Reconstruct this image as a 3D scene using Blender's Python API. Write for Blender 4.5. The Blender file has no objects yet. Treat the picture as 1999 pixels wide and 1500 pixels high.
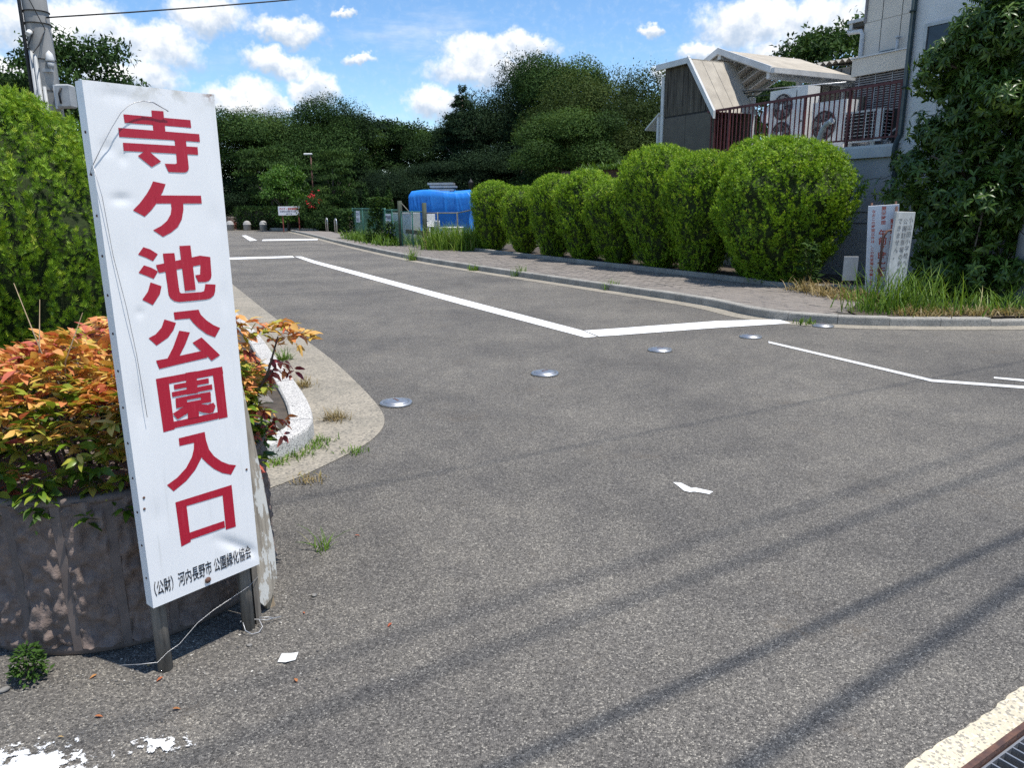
import bpy, math, random
import numpy as np
from mathutils import Vector, Matrix

random.seed(7)
RNG = np.random.default_rng(11)
scene = bpy.context.scene
COL = scene.collection
rad = math.radians

# ------------------------------------------------------------------ camera
PITCH, ROLL, CAM_H = rad(13.6), rad(0.5), 1.5
cam_data = bpy.data.cameras.new('camera')
cam_data.sensor_width = 36.0
cam_data.lens = 1450.0 / 1999.0 * 36.0
cam_data.clip_start, cam_data.clip_end = 0.05, 2000.0
cam = bpy.data.objects.new('camera', cam_data)
COL.objects.link(cam)
_f = Vector((0, math.cos(PITCH), -math.sin(PITCH)))
_r = Vector((1, 0, 0))
_u = _r.cross(_f)
_R = _r * math.cos(ROLL) - _u * math.sin(ROLL)
_U = _r * math.sin(ROLL) + _u * math.cos(ROLL)
cam.matrix_world = Matrix(((_R.x, _U.x, -_f.x, 0), (_R.y, _U.y, -_f.y, 0), (_R.z, _U.z, -_f.z, CAM_H), (0, 0, 0, 1)))
scene.camera = cam

# ------------------------------------------------------------------ light
SUN_EL, SUN_AZ = rad(73.0), rad(114.0)
SUN_DIR = Vector((math.sin(SUN_AZ) * math.cos(SUN_EL), math.cos(SUN_AZ) * math.cos(SUN_EL), math.sin(SUN_EL)))
sun_data = bpy.data.lights.new('sun', 'SUN')
sun_data.energy, sun_data.angle, sun_data.color = 4.0, rad(0.53), (1.0, 0.955, 0.89)
sun = bpy.data.objects.new('sun', sun_data)
COL.objects.link(sun)
sun.location = (20, 10, 40)
sun.rotation_euler = SUN_DIR.to_track_quat('Z', 'Y').to_euler()

vs = scene.view_settings
vs.view_transform, vs.look, vs.gamma, vs.exposure = 'Standard', 'None', 1.0, 0.55
vs.use_curve_mapping = False
scene.cycles.use_denoising = False
scene.cycles.max_bounces = 6
scene.cycles.diffuse_bounces = 3
scene.cycles.glossy_bounces = 3
scene.cycles.transmission_bounces = 4
scene.cycles.transparent_max_bounces = 8

# cumulus in view: azimuth, elevation, half width, half height (radians)
CLOUDS = [(-0.502,0.185,0.076,0.031),(-0.560,0.136,0.028,0.020),(-0.414,0.177,0.042,0.025),(-0.359,0.212,0.044,0.022),(-0.450,0.141,0.056,0.020),(-0.269,0.201,0.043,0.014),(-0.281,0.164,0.040,0.015),(-0.243,0.137,0.026,0.021),(-0.331,0.124,0.044,0.019),(-0.300,0.116,0.036,0.013),(-0.186,0.175,0.022,0.007),(-0.203,0.223,0.016,0.005),(-0.038,0.185,0.040,0.019),(0.017,0.191,0.038,0.015),(-0.022,0.161,0.076,0.020),(-0.097,0.122,0.030,0.019),(0.300,0.204,0.068,0.026),(0.368,0.196,0.059,0.031),(0.348,0.168,0.066,0.016),(0.236,0.177,0.023,0.012),(0.200,0.150,0.019,0.013),(0.171,0.205,0.016,0.007)]


class NT:
    """small helper to write node trees"""
    def __init__(self, tree):
        self.t = tree
        tree.nodes.clear()

    def n(self, kind, inputs=None, **props):
        nd = self.t.nodes.new(kind)
        for k, v in props.items():
            setattr(nd, k, v)
        for k, v in (inputs or {}).items():
            self.put(nd, k, v)
        return nd

    def put(self, nd, k, v):
        s = nd.inputs[k]
        if isinstance(v, bpy.types.NodeSocket):
            self.t.links.new(v, s)
        elif isinstance(v, bpy.types.Node):
            self.t.links.new(v.outputs[0], s)
        else:
            s.default_value = v

    def math(self, op, a, b=0.0, clamp=False):
        return self.n('ShaderNodeMath', {0: a, 1: b}, operation=op, use_clamp=clamp).outputs[0]

    def vmath(self, op, a, b=(0, 0, 0)):
        nd = self.n('ShaderNodeVectorMath', {0: a, 1: b}, operation=op)
        return nd.outputs['Value'] if op in ('LENGTH', 'DOT_PRODUCT') else nd.outputs[0]

    def smooth(self, val, lo, hi, a=0.0, b=1.0):
        nd = self.n('ShaderNodeMapRange', {'Value': val, 'From Min': lo, 'From Max': hi, 'To Min': a, 'To Max': b}, interpolation_type='SMOOTHSTEP')
        return nd.outputs[0]

    def lin(self, val, lo, hi, a=0.0, b=1.0):
        return self.n('ShaderNodeMapRange', {'Value': val, 'From Min': lo, 'From Max': hi, 'To Min': a, 'To Max': b}).outputs[0]

    def noise(self, vec, scale, detail=4.0, rough=0.55, out='Fac'):
        i = {'Scale': scale, 'Detail': detail, 'Roughness': rough}
        if vec is not None:
            i['Vector'] = vec
        return self.n('ShaderNodeTexNoise', i).outputs[out]

    def voro(self, vec, scale, out='Color', feature='F1', rnd=1.0):
        return self.n('ShaderNodeTexVoronoi', {'Vector': vec, 'Scale': scale, 'Randomness': rnd}, feature=feature).outputs[out]

    def mixc(self, fac, a, b, mode='MIX'):
        nd = self.n('ShaderNodeMix', data_type='RGBA', blend_type=mode)
        self.put(nd, 0, fac)
        for k, v in ((6, a), (7, b)):
            if isinstance(v, tuple) and len(v) == 3:
                v = (*v, 1.0)
            self.put(nd, k, v)
        return nd.outputs[2]

    def ramp(self, fac, stops, interp='LINEAR'):
        nd = self.n('ShaderNodeValToRGB', {'Fac': fac})
        cr = nd.color_ramp
        cr.interpolation = interp
        while len(cr.elements) < len(stops):
            cr.elements.new(0.5)
        for e, (p, c) in zip(cr.elements, stops):
            e.position = p
            e.color = (*c, 1.0) if len(c) == 3 else c
        return nd.outputs[0]

    def sep(self, vec):
        return self.n('ShaderNodeSeparateXYZ', {0: vec}).outputs

    def comb(self, x, y, z=0.0):
        return self.n('ShaderNodeCombineXYZ', {0: x, 1: y, 2: z}).outputs[0]


def build_world():
    w = bpy.data.worlds.new('World')
    scene.world = w
    w.use_nodes = True
    t = NT(w.node_tree)
    sky = t.n('ShaderNodeTexSky')
    sky.sky_type = 'NISHITA'
    sky.sun_disc = False
    sky.sun_elevation, sky.sun_rotation = SUN_EL, SUN_AZ
    sky.altitude, sky.air_density, sky.dust_density, sky.ozone_density = 100.0, 1.0, 0.05, 4.5
    d = t.vmath('NORMALIZE', t.n('ShaderNodeTexCoord').outputs['Generated'])
    x, y, z = t.sep(d)
    az = t.math('ARCTAN2', x, y)
    el = t.math('ARCSINE', z)
    P0 = t.comb(az, el, 0.0)
    warp = t.n('ShaderNodeTexNoise', {'Vector': d, 'Scale': 22.0, 'Detail': 4.0, 'Roughness': 0.62}).outputs['Color']
    warp = t.vmath('MULTIPLY', t.vmath('SUBTRACT', warp, (0.5, 0.5, 0.5)), (0.055, 0.045, 0.0))
    warp2 = t.n('ShaderNodeTexNoise', {'Vector': d, 'Scale': 75.0, 'Detail': 5.0, 'Roughness': 0.6}).outputs['Color']
    warp2 = t.vmath('MULTIPLY', t.vmath('SUBTRACT', warp2, (0.5, 0.5, 0.5)), (0.018, 0.016, 0.0))
    P = t.vmath('ADD', t.vmath('ADD', P0, warp), warp2)
    dens, sy, sw = None, None, None
    for (a, e, ra, re) in CLOUDS:
        ra, re = ra * 1.14, re * 1.18
        q = t.vmath('MULTIPLY', t.vmath('SUBTRACT', P, (a, e, 0)), (1 / ra, 1 / re, 0))
        m = t.math('SUBTRACT', 1.15, t.vmath('LENGTH', q))
        wgt = t.math('MAXIMUM', m, 0.0)
        yy = t.math('MULTIPLY', wgt, t.sep(q)[1])
        dens = m if dens is None else t.math('MAXIMUM', dens, m)
        sy = yy if sy is None else t.math('ADD', sy, yy)
        sw = wgt if sw is None else t.math('ADD', sw, wgt)
    # the same broken cumulus goes on over the rest of the sky
    dome = t.vmath('MULTIPLY', d, (1.0, 1.0, 2.2))
    rest = t.noise(dome, 3.4, 9.0, 0.6)
    outside = t.math('MAXIMUM', t.smooth(t.math('ABSOLUTE', az), 0.62, 0.8), t.smooth(el, 0.25, 0.36))
    rest_d = t.math('MULTIPLY', t.math('MULTIPLY', t.math('SUBTRACT', rest, 0.53), 4.0), outside)
    dens = t.math('MAXIMUM', dens, rest_d)
    fluff = t.noise(d, 120.0, 6.0, 0.65)
    dn = t.math('ADD', dens, t.math('MULTIPLY', t.math('SUBTRACT', fluff, 0.5), 0.55))
    cover = t.smooth(dn, -0.05, 0.62)
    wisp = t.math('MULTIPLY', t.smooth(t.noise(t.vmath('MULTIPLY', d, (1.0, 1.0, 4.5)), 6.0, 8.0, 0.62), 0.48, 0.8), 0.5)
    cover = t.math('MAXIMUM', cover, wisp)
    shade = t.math('DIVIDE', sy, t.math('MAXIMUM', sw, 0.02))
    lump = t.noise(d, 48.0, 6.0, 0.6)
    sh = t.math('ADD', shade, t.math('MULTIPLY', t.math('SUBTRACT', lump, 0.5), 2.6))
    white = t.smooth(sh, -0.85, 0.75)
    ccol = t.mixc(white, (0.46, 0.56, 0.70), (1.0, 1.0, 1.0))
    hs = t.n('ShaderNodeHueSaturation', {'Hue': 0.5, 'Saturation': 1.12, 'Value': 1.0, 'Color': sky.outputs[0]})
    b1 = t.n('ShaderNodeBackground', {'Color': hs, 'Strength': 0.125})
    b2 = t.n('ShaderNodeBackground', {'Color': ccol, 'Strength': 0.82})
    mx = t.n('ShaderNodeMixShader', {0: cover, 1: b1, 2: b2})
    out = t.n('ShaderNodeOutputWorld', {'Surface': mx})
    w.cycles.sampling_method = 'MANUAL'
    w.cycles.sample_map_resolution = 512


build_world()

# ------------------------------------------------------------------ mesh helpers
V_DIR = Vector((-math.sin(rad(28)), math.cos(rad(28)), 0))    # along the park road
U_DIR = Vector((math.cos(rad(28)), math.sin(rad(28)), 0))     # across it, along the street


def uv(u, v, z=0.0):
    p = U_DIR * u + V_DIR * v
    return (p.x, p.y, z)


class MB:
    """collects faces for one mesh"""
    def __init__(self):
        self.v, self.f, self.smooth = [], [], []

    def add(self, verts, faces, smooth=False):
        b = len(self.v)
        self.v += [tuple(p) for p in verts]
        self.f += [tuple(i + b for i in f) for f in faces]
        self.smooth += [smooth] * len(faces)

    def hexa(self, lo, hi):
        """lo, hi: four corners each, counter-clockwise seen from above"""
        self.add(list(lo) + list(hi), [(3, 2, 1, 0), (4, 5, 6, 7), (0, 1, 5, 4), (1, 2, 6, 5), (2, 3, 7, 6), (3, 0, 4, 7)])

    def box(self, c, s, rz=0.0, bevel=0.0):
        cx, cy, cz = c
        a, b, h = s[0] / 2, s[1] / 2, s[2] / 2
        co, si = math.cos(rz), math.sin(rz)

        def T(x, y, z):
            return (cx + x * co - y * si, cy + x * si + y * co, cz + z)
        if bevel <= 0:
            self.hexa([T(-a, -b, -h), T(a, -b, -h), T(a, b, -h), T(-a, b, -h)], [T(-a, -b, h), T(a, -b, h), T(a, b, h), T(-a, b, h)])
        else:
            k = bevel
            rings = []
            for (i, z) in ((k, -h), (0, -h + k), (0, h - k), (k, h)):
                rings.append([T(-a + i, -b + i + k * 0, z), T(a - i, -b + i, z), T(a - i, b - i, z), T(-a + i, b - i, z)])
            vs_ = [p for r in rings for p in r]
            fs = [(3, 2, 1, 0), (12, 13, 14, 15)]
            for r in range(3):
                for j in range(4):
                    fs.append((r * 4 + j, r * 4 + (j + 1) % 4, (r + 1) * 4 + (j + 1) % 4, (r + 1) * 4 + j))
            self.add(vs_, fs)

    def uvbox(self, u0, u1, v0, v1, z0, z1):
        lo = [uv(u0, v0, z0), uv(u1, v0, z0), uv(u1, v1, z0), uv(u0, v1, z0)]
        hi = [uv(u0, v0, z1), uv(u1, v0, z1), uv(u1, v1, z1), uv(u0, v1, z1)]
        self.hexa(lo, hi)

    def prism(self, poly, z0, z1):
        n = len(poly)
        vs_ = [(p[0], p[1], z0) for p in poly] + [(p[0], p[1], z1) for p in poly]
        fs = [tuple(range(n - 1, -1, -1)), tuple(range(n, 2 * n))]
        fs += [(i, (i + 1) % n, n + (i + 1) % n, n + i) for i in range(n)]
        self.add(vs_, fs)

    def tube(self, pts, r, seg=8, cap=True, smooth=True):
        pts = [Vector(p) for p in pts]
        rs = r if isinstance(r, (list, tuple)) else [r] * len(pts)
        ring, up = [], None
        for i, p in enumerate(pts):
            d = (pts[min(i + 1, len(pts) - 1)] - pts[max(i - 1, 0)]).normalized()
            if up is None:
                up = Vector((0, 0, 1)) if abs(d.z) < 0.9 else Vector((1, 0, 0))
            a = d.cross(up)
            a = a.normalized() if a.length > 1e-6 else d.orthogonal().normalized()
            b = d.cross(a).normalized()
            up = -b if (-b).dot(up) >= 0 else b
            b = d.cross(a)
            ring.append([p + (a * math.cos(2 * math.pi * k / seg) + b * math.sin(2 * math.pi * k / seg)) * rs[i] for k in range(seg)])
        vs_ = [q for rg in ring for q in rg]
        fs = []
        for i in range(len(pts) - 1):
            for k in range(seg):
                fs.append((i * seg + k, i * seg + (k + 1) % seg, (i + 1) * seg + (k + 1) % seg, (i + 1) * seg + k))
        b0 = len(self.v)
        self.add(vs_, fs, smooth)
        if cap:
            n = len(pts)
            self.f += [tuple(b0 + k for k in range(seg - 1, -1, -1)), tuple(b0 + (n - 1) * seg + k for k in range(seg))]
            self.smooth += [False, False]

    def lathe(self, profile, c=(0, 0, 0), seg=24, smooth=True):
        vs_, fs = [], []
        for (r, z) in profile:
            vs_ += [(c[0] + r * math.cos(2 * math.pi * k / seg), c[1] + r * math.sin(2 * math.pi * k / seg), c[2] + z) for k in range(seg)]
        n = len(profile)
        for i in range(n - 1):
            for k in range(seg):
                fs.append((i * seg + k, i * seg + (k + 1) % seg, (i + 1) * seg + (k + 1) % seg, (i + 1) * seg + k))
        self.add(vs_, fs, smooth)
        b = len(self.v) - len(vs_)
        if profile[-1][0] > 1e-4:
            self.f.append(tuple(b + (n - 1) * seg + k for k in range(seg))); self.smooth.append(False)
        if profile[0][0] > 1e-4:
            self.f.append(tuple(b + k for k in range(seg - 1, -1, -1))); self.smooth.append(False)

    def mesh(self, name):
        me = bpy.data.meshes.new(name)
        me.from_pydata(self.v, [], self.f)
        me.polygons.foreach_set('use_smooth', self.smooth)
        me.update()
        return me


def link(name, me, mat=None, parent=None, loc=None):
    o = bpy.data.objects.new(name, me)
    COL.objects.link(o)
    if mat is not None and me is not None and not me.materials:
        me.materials.append(mat)
    if parent is not None:
        o.parent = parent
    if loc is not None:
        o.location = loc
    return o


def part(name, mb, mat, parent=None):
    return link(name, mb.mesh(name) if isinstance(mb, MB) else mb, mat, parent)


def tag(o, label, cat, group=None):
    o['label'], o['category'] = label, cat
    if group:
        o['group'] = group
    return o


def thing(name, label, cat, loc=(0, 0, 0), group=None, rz=0.0):
    o = bpy.data.objects.new(name, None)
    o.empty_display_size = 0.2
    COL.objects.link(o)
    o.location = loc
    o.rotation_euler = (0, 0, rz)
    return tag(o, label, cat, group)


def struct(name, mb, mat):
    o = part(name, mb, mat)
    o['kind'] = 'structure'
    return o


def sheet(poly, z):
    m = MB()
    m.add([(p[0], p[1], z) for p in poly], [tuple(range(len(poly)))])
    return m


def arrays_mesh(name, verts, faces, tint=None, smooth=False):
    """numpy mesh: faces is (n, k) with one k"""
    me = bpy.data.meshes.new(name)
    verts = np.asarray(verts, dtype=np.float32)
    faces = np.asarray(faces, dtype=np.int32)
    n, k = faces.shape
    me.vertices.add(len(verts))
    me.vertices.foreach_set('co', verts.ravel())
    me.loops.add(n * k)
    me.loops.foreach_set('vertex_index', faces.ravel())
    me.polygons.add(n)
    me.polygons.foreach_set('loop_start', np.arange(0, n * k, k, dtype=np.int32))
    me.polygons.foreach_set('use_smooth', np.full(n, smooth))
    if tint is not None:
        at = me.attributes.new('tint', 'FLOAT', 'FACE')
        at.data.foreach_set('value', np.asarray(tint, dtype=np.float32))
    me.update(calc_edges=True)
    return me


def norm(a):
    return a / np.maximum(np.linalg.norm(a, axis=-1, keepdims=True), 1e-9)


def frames(ydir, up):
    y = norm(ydir)
    x = norm(np.cross(y, up))
    z = np.cross(x, y)
    return np.stack([x, y, z], axis=-1)


def scatter(tv, tf, pos, fr, sc, tint):
    """copies of one small template into one array"""
    tv, tf = np.asarray(tv, float), np.asarray(tf, int)
    n = len(pos)
    sc = np.asarray(sc, float)
    loc = tv[None, :, :] * (sc[:, None, None] if sc.ndim == 1 else sc[:, None, :])
    vv = np.einsum('nij,nkj->nki', fr, loc) + pos[:, None, :]
    ff = tf[None] + (np.arange(n) * len(tv))[:, None, None]
    return vv.reshape(-1, 3), ff.reshape(-1, tf.shape[1]), np.repeat(tint, len(tf))


def merge(parts):
    vs_, fs, ts, b = [], [], [], 0
    for v_, f_, t_ in parts:
        vs_.append(v_); fs.append(f_ + b); ts.append(t_); b += len(v_)
    return np.concatenate(vs_), np.concatenate(fs), np.concatenate(ts)


def rand_dirs(n):
    return norm(RNG.normal(size=(n, 3)))


# leaf templates: y is along the leaf, z its upper side
LEAF2 = ([(0, 0, 0), (-.26, .45, .06), (0, 1, -.08), (.26, .45, .06)], [(0, 3, 2), (0, 2, 1)])
LEAF8 = ([(0, 0, 0), (0, .3, .03), (0, .65, .0), (0, 1, -.14), (-.17, .22, .07), (-.2, .5, .06), (-.1, .8, -.04), (.17, .22, .07), (.2, .5, .06), (.1, .8, -.04)],
         [(0, 7, 1), (7, 8, 1), (1, 8, 2), (8, 9, 2), (2, 9, 3), (0, 1, 4), (4, 1, 5), (1, 2, 5), (5, 2, 6), (2, 3, 6)])
SPRAY = ([(0, 0, 0), (-.085, .5, .03), (0, 1, 0), (.085, .5, .03),
          (0, .15, 0), (-.25, .42, .04), (-.42, .8, .02), (-.16, .5, -.02),
          (0, .15, 0), (.16, .5, -.02), (.42, .8, .02), (.25, .42, .04)],
         [(0, 3, 2, 1), (4, 7, 6, 5), (8, 11, 10, 9)])
SPRAY5 = ([(0, 0, 0), (-.06, .5, .03), (0, 1.05, 0), (.06, .5, .03),
           (0, .1, 0), (-.22, .40, .04), (-.36, .86, .03), (-.13, .46, -.02),
           (0, .1, 0), (.13, .46, -.02), (.36, .86, .03), (.22, .40, .04),
           (-.05, .05, 0), (-.30, .18, .05), (-.55, .48, .04), (-.24, .26, -.02),
           (.05, .05, 0), (.24, .26, -.02), (.55, .48, .04), (.30, .18, .05)],
          [(0, 3, 2, 1), (4, 7, 6, 5), (8, 11, 10, 9), (12, 15, 14, 13), (16, 19, 18, 17)])


# ------------------------------------------------------------------ materials
def new_mat(name):
    m = bpy.data.materials.new(name)
    m.use_nodes = True
    t = NT(m.node_tree)
    p = t.n('ShaderNodeBsdfPrincipled')
    t.n('ShaderNodeOutputMaterial', {'Surface': p})
    return m, t, p


def simple(name, c1, c2=None, scale=6.0, detail=6.0, rough=0.75, bump=0.0, bscale=None, metal=0.0, spec=0.35, rvar=0.0, lo=.35, hi=.65, stretch=(1, 1, 1)):
    m, t, p = new_mat(name)
    pos = t.n('ShaderNodeTexCoord').outputs['Object']
    if stretch != (1, 1, 1):
        pos = t.vmath('MULTIPLY', pos, stretch)
    n = t.noise(pos, scale, detail, 0.6)
    c2 = c2 or tuple(x * 0.8 for x in c1)
    t.put(p, 'Base Color', t.mixc(t.lin(n, lo, hi), c1, c2))
    t.put(p, 'Roughness', t.lin(n, .3, .7, rough - rvar, rough + rvar) if rvar else rough)
    p.inputs['Metallic'].default_value = metal
    p.inputs['Specular IOR Level'].default_value = spec
    if bump:
        b = t.n('ShaderNodeBump', {'Height': t.noise(pos, bscale or scale * 4, 5, 0.6), 'Strength': bump, 'Distance': 0.01})
        t.put(p, 'Normal', b)
    return m


def leaf_mat(name, stops, rough=0.5, trans=0.3, spec=0.3):
    m, t, p = new_mat(name)
    a = t.n('ShaderNodeAttribute', attribute_name='tint').outputs['Fac']
    col = t.ramp(a, stops)
    t.put(p, 'Base Color', col)
    p.inputs['Roughness'].default_value = rough
    p.inputs['Specular IOR Level'].default_value = spec
    tr = t.n('ShaderNodeBsdfTranslucent', {'Color': t.mixc(0.5, col, (1.0, 0.9, 0.25), 'MULTIPLY')})
    mx = t.n('ShaderNodeMixShader', {0: trans, 1: p, 2: tr})
    t.put(t.t.nodes['Material Output'], 'Surface', mx)
    return m


def asphalt_mat():
    m, t, p = new_mat('asphalt')
    pos = t.n('ShaderNodeNewGeometry').outputs['Position']
    vo = t.n('ShaderNodeTexVoronoi', {'Vector': pos, 'Scale': 185.0}, feature='F1')
    stone = t.sep(vo.outputs['Color'])[0]
    edge = t.math('SUBTRACT', 0.62, vo.outputs['Distance'])
    fine = t.noise(pos, 330.0, 2.0, 0.6)
    big = t.noise(pos, 0.55, 5.0, 0.6)
    mid = t.noise(pos, 4.5, 5.0, 0.65)
    col = t.ramp(stone, [(0.0, (.072, .069, .064)), (0.3, (.152, .143, .131)), (0.6, (.208, .196, .178)), (0.86, (.280, .262, .234)), (1.0, (.50, .47, .41))])
    col = t.mixc(t.lin(edge, 0.0, 0.2, 0.45, 0.0), col, (.06, .058, .055))
    col = t.mixc(1.0, col, t.mixc(t.lin(fine, .3, .7), (.8, .8, .8), (1.2, 1.19, 1.17)), 'MULTIPLY')
    col = t.mixc(1.0, col, t.mixc(t.lin(big, .32, .68), (.70, .70, .71), (1.16, 1.14, 1.10)), 'MULTIPLY')
    col = t.mixc(1.0, col, t.mixc(t.lin(mid, .3, .7), (.86, .86, .87), (1.12, 1.11, 1.08)), 'MULTIPLY')
    # brown soil worked into the surface in loose patches
    soil = t.math('MULTIPLY', t.smooth(t.noise(pos, 1.3, 6.0, 0.7), .56, .72), t.smooth(t.noise(pos, 40.0, 4.0, 0.7), .4, .6))
    col = t.mixc(t.math('MULTIPLY', soil, .45), col, (.17, .135, .095))
    # dark worn patches and old stains
    st2 = t.math('MULTIPLY', t.smooth(t.noise(pos, .8, 7.0, .72), .54, .70), t.smooth(t.noise(pos, 9.0, 5.0, .7), .35, .6))
    col = t.mixc(t.math('MULTIPLY', st2, .5), col, (.06, .056, .052))
    t.put(p, 'Base Color', col)
    t.put(p, 'Roughness', t.lin(stone, 0, 1, .92, .68))
    p.inputs['Specular IOR Level'].default_value = 0.25
    h = t.math('ADD', t.math('MULTIPLY', t.smooth(edge, 0.0, 0.5), 0.7), t.math('MULTIPLY', stone, 0.5))
    b = t.n('ShaderNodeBump', {'Height': h, 'Strength': 0.85, 'Distance': 0.006})
    t.put(p, 'Normal', b)
    return m


def paint_mat(name, c, wear=0.55, wscale=70.0, rough=.7):
    """road paint: worn through to the asphalt in small pits"""
    m, t, p = new_mat(name)
    pos = t.n('ShaderNodeNewGeometry').outputs['Position']
    pit = t.smooth(t.noise(pos, wscale, 5.0, 0.7), wear, wear + .06)
    big = t.noise(pos, 3.0, 4.0)
    col = t.mixc(t.lin(big, .3, .7), c, tuple(x * .9 for x in c))
    col = t.mixc(pit, col, (.1, .098, .094))
    t.put(p, 'Base Color', col)
    p.inputs['Roughness'].default_value = rough
    b = t.n('ShaderNodeBump', {'Height': t.noise(pos, 160.0, 3.0, .6), 'Strength': .4, 'Distance': .004})
    t.put(p, 'Normal', b)
    return m


def worn_patch_mat(name, c, center, radius, scale=28.0, soft=.5):
    """leftover road paint: solid in the middle of its own blotch and broken up at the rim, bare asphalt cut away"""
    m, t, p = new_mat(name)
    pos = t.n('ShaderNodeNewGeometry').outputs['Position']
    dd = t.vmath('LENGTH', t.vmath('MULTIPLY', t.vmath('SUBTRACT', pos, center), (1 / radius[0], 1 / radius[1], 0)))
    k = t.math('ADD', t.math('SUBTRACT', 1.0, dd), t.math('MULTIPLY', t.math('SUBTRACT', t.noise(pos, scale, 8.0, .7), .5), 2.6))
    k = t.smooth(k, soft - .06, soft + .06)
    t.put(p, 'Base Color', (*c, 1))
    p.inputs['Roughness'].default_value = .75
    tr = t.n('ShaderNodeBsdfTransparent')
    mx = t.n('ShaderNodeMixShader', {0: k, 1: tr, 2: p})
    t.put(t.t.nodes['Material Output'], 'Surface', mx)
    return m


def concrete_mat(name, c1, c2, speck=(.05, .05, .05), sscale=120.0, amount=.5, bump=.4):
    m, t, p = new_mat(name)
    pos = t.n('ShaderNodeNewGeometry').outputs['Position']
    big = t.noise(pos, 2.2, 7.0, .65)
    col = t.mixc(t.lin(big, .3, .7), c1, c2)
    s = t.sep(t.voro(pos, sscale))[0]
    col = t.mixc(t.math('MULTIPLY', t.smooth(s, .78, .82), amount), col, speck)
    col = t.mixc(t.math('MULTIPLY', t.smooth(s, .2, .12), amount * .6), col, tuple(min(1, x * 1.5) for x in c1))
    stain = t.smooth(t.noise(pos, .9, 6.0, .7), .52, .75)
    col = t.mixc(t.math('MULTIPLY', stain, .45), col, tuple(x * .55 for x in c2))
    t.put(p, 'Base Color', col)
    p.inputs['Roughness'].default_value = .9
    b = t.n('ShaderNodeBump', {'Height': t.math('ADD', s, t.noise(pos, 40.0, 5.0, .6)), 'Strength': bump, 'Distance': .005})
    t.put(p, 'Normal', b)
    return m


def sign_white_mat():
    m, t, p = new_mat('sign_white')
    pos = t.n('ShaderNodeTexCoord').outputs['Object']
    big = t.noise(pos, 3.0, 6.0, .6)
    streak = t.noise(t.vmath('MULTIPLY', pos, (38.0, 38.0, 1.6)), 1.0, 5.0, .65)
    col = t.mixc(t.lin(big, .3, .7), (.86, .855, .84), (.80, .80, .79))
    col = t.mixc(t.math('MULTIPLY', t.smooth(streak, .56, .8), .35), col, (.52, .52, .49))
    grime = t.smooth(t.noise(pos, 26.0, 8.0, .75), .66, .74)
    col = t.mixc(t.math('MULTIPLY', grime, .45), col, (.36, .36, .35))
    top = t.smooth(t.sep(pos)[2], 1.50, 1.60)
    col = t.mixc(t.math('MULTIPLY', t.math('MULTIPLY', top, t.smooth(t.noise(pos, 14.0, 6, .7), .45, .65)), .7), col, (.42, .40, .33))
    rustn = t.math('MULTIPLY', t.smooth(t.sep(pos)[2], 1.545, 1.577), t.smooth(t.sep(pos)[0], .33, .375))
    col = t.mixc(t.math('MULTIPLY', rustn, t.smooth(t.noise(pos, 60.0, 5, .7), .4, .6)), col, (.22, .09, .035))
    t.put(p, 'Base Color', col)
    t.put(p, 'Roughness', t.lin(big, .3, .7, .30, .42))
    p.inputs['Specular IOR Level'].default_value = .5
    return m


def letter_mat(name, c, fade):
    m, t, p = new_mat(name)
    pos = t.n('ShaderNodeTexCoord').outputs['Object']
    streak = t.noise(t.vmath('MULTIPLY', pos, (110.0, 110.0, 9.0)), 1.0, 5.0, .7)
    col = t.mixc(t.math('MULTIPLY', t.smooth(streak, .5, .75), .5), c, fade)
    col = t.mixc(t.math('MULTIPLY', t.smooth(t.noise(pos, 55.0, 6, .8), .67, .73), .55), col, (.7, .45, .45))
    t.put(p, 'Base Color', col)
    p.inputs['Roughness'].default_value = .4
    return m


def wood_mat(name, c1, c2, axis=(30, 30, 2.0), paint=None):
    m, t, p = new_mat(name)
    pos = t.n('ShaderNodeTexCoord').outputs['Object']
    g = t.noise(t.vmath('MULTIPLY', pos, axis), 1.6, 7.0, .7)
    col = t.ramp(g, [(.3, c2), (.5, c1), (.62, tuple(min(1, x * 1.3) for x in c1)), (.7, c2)])
    if paint:
        pn = t.smooth(t.noise(t.vmath('MULTIPLY', pos, (9, 9, 2.6)), 1.4, 7.0, .72), .47, .5)
        col = t.mixc(pn, paint, col)
    t.put(p, 'Base Color', col)
    p.inputs['Roughness'].default_value = .85
    b = t.n('ShaderNodeBump', {'Height': g, 'Strength': .6, 'Distance': .004})
    t.put(p, 'Normal', b)
    return m


def glass_panel_mat(name, c1, c2):
    """dirty smoked corrugated plastic"""
    m, t, p = new_mat(name)
    pos = t.n('ShaderNodeNewGeometry').outputs['Position']
    g = t.noise(t.vmath('MULTIPLY', pos, (14, 14, 1.2)), 1.0, 6.0, .7)
    t.put(p, 'Base Color', t.mixc(t.lin(g, .35, .68), c1, c2))
    p.inputs['Roughness'].default_value = .6
    p.inputs['Specular IOR Level'].default_value = .15
    return m


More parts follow.
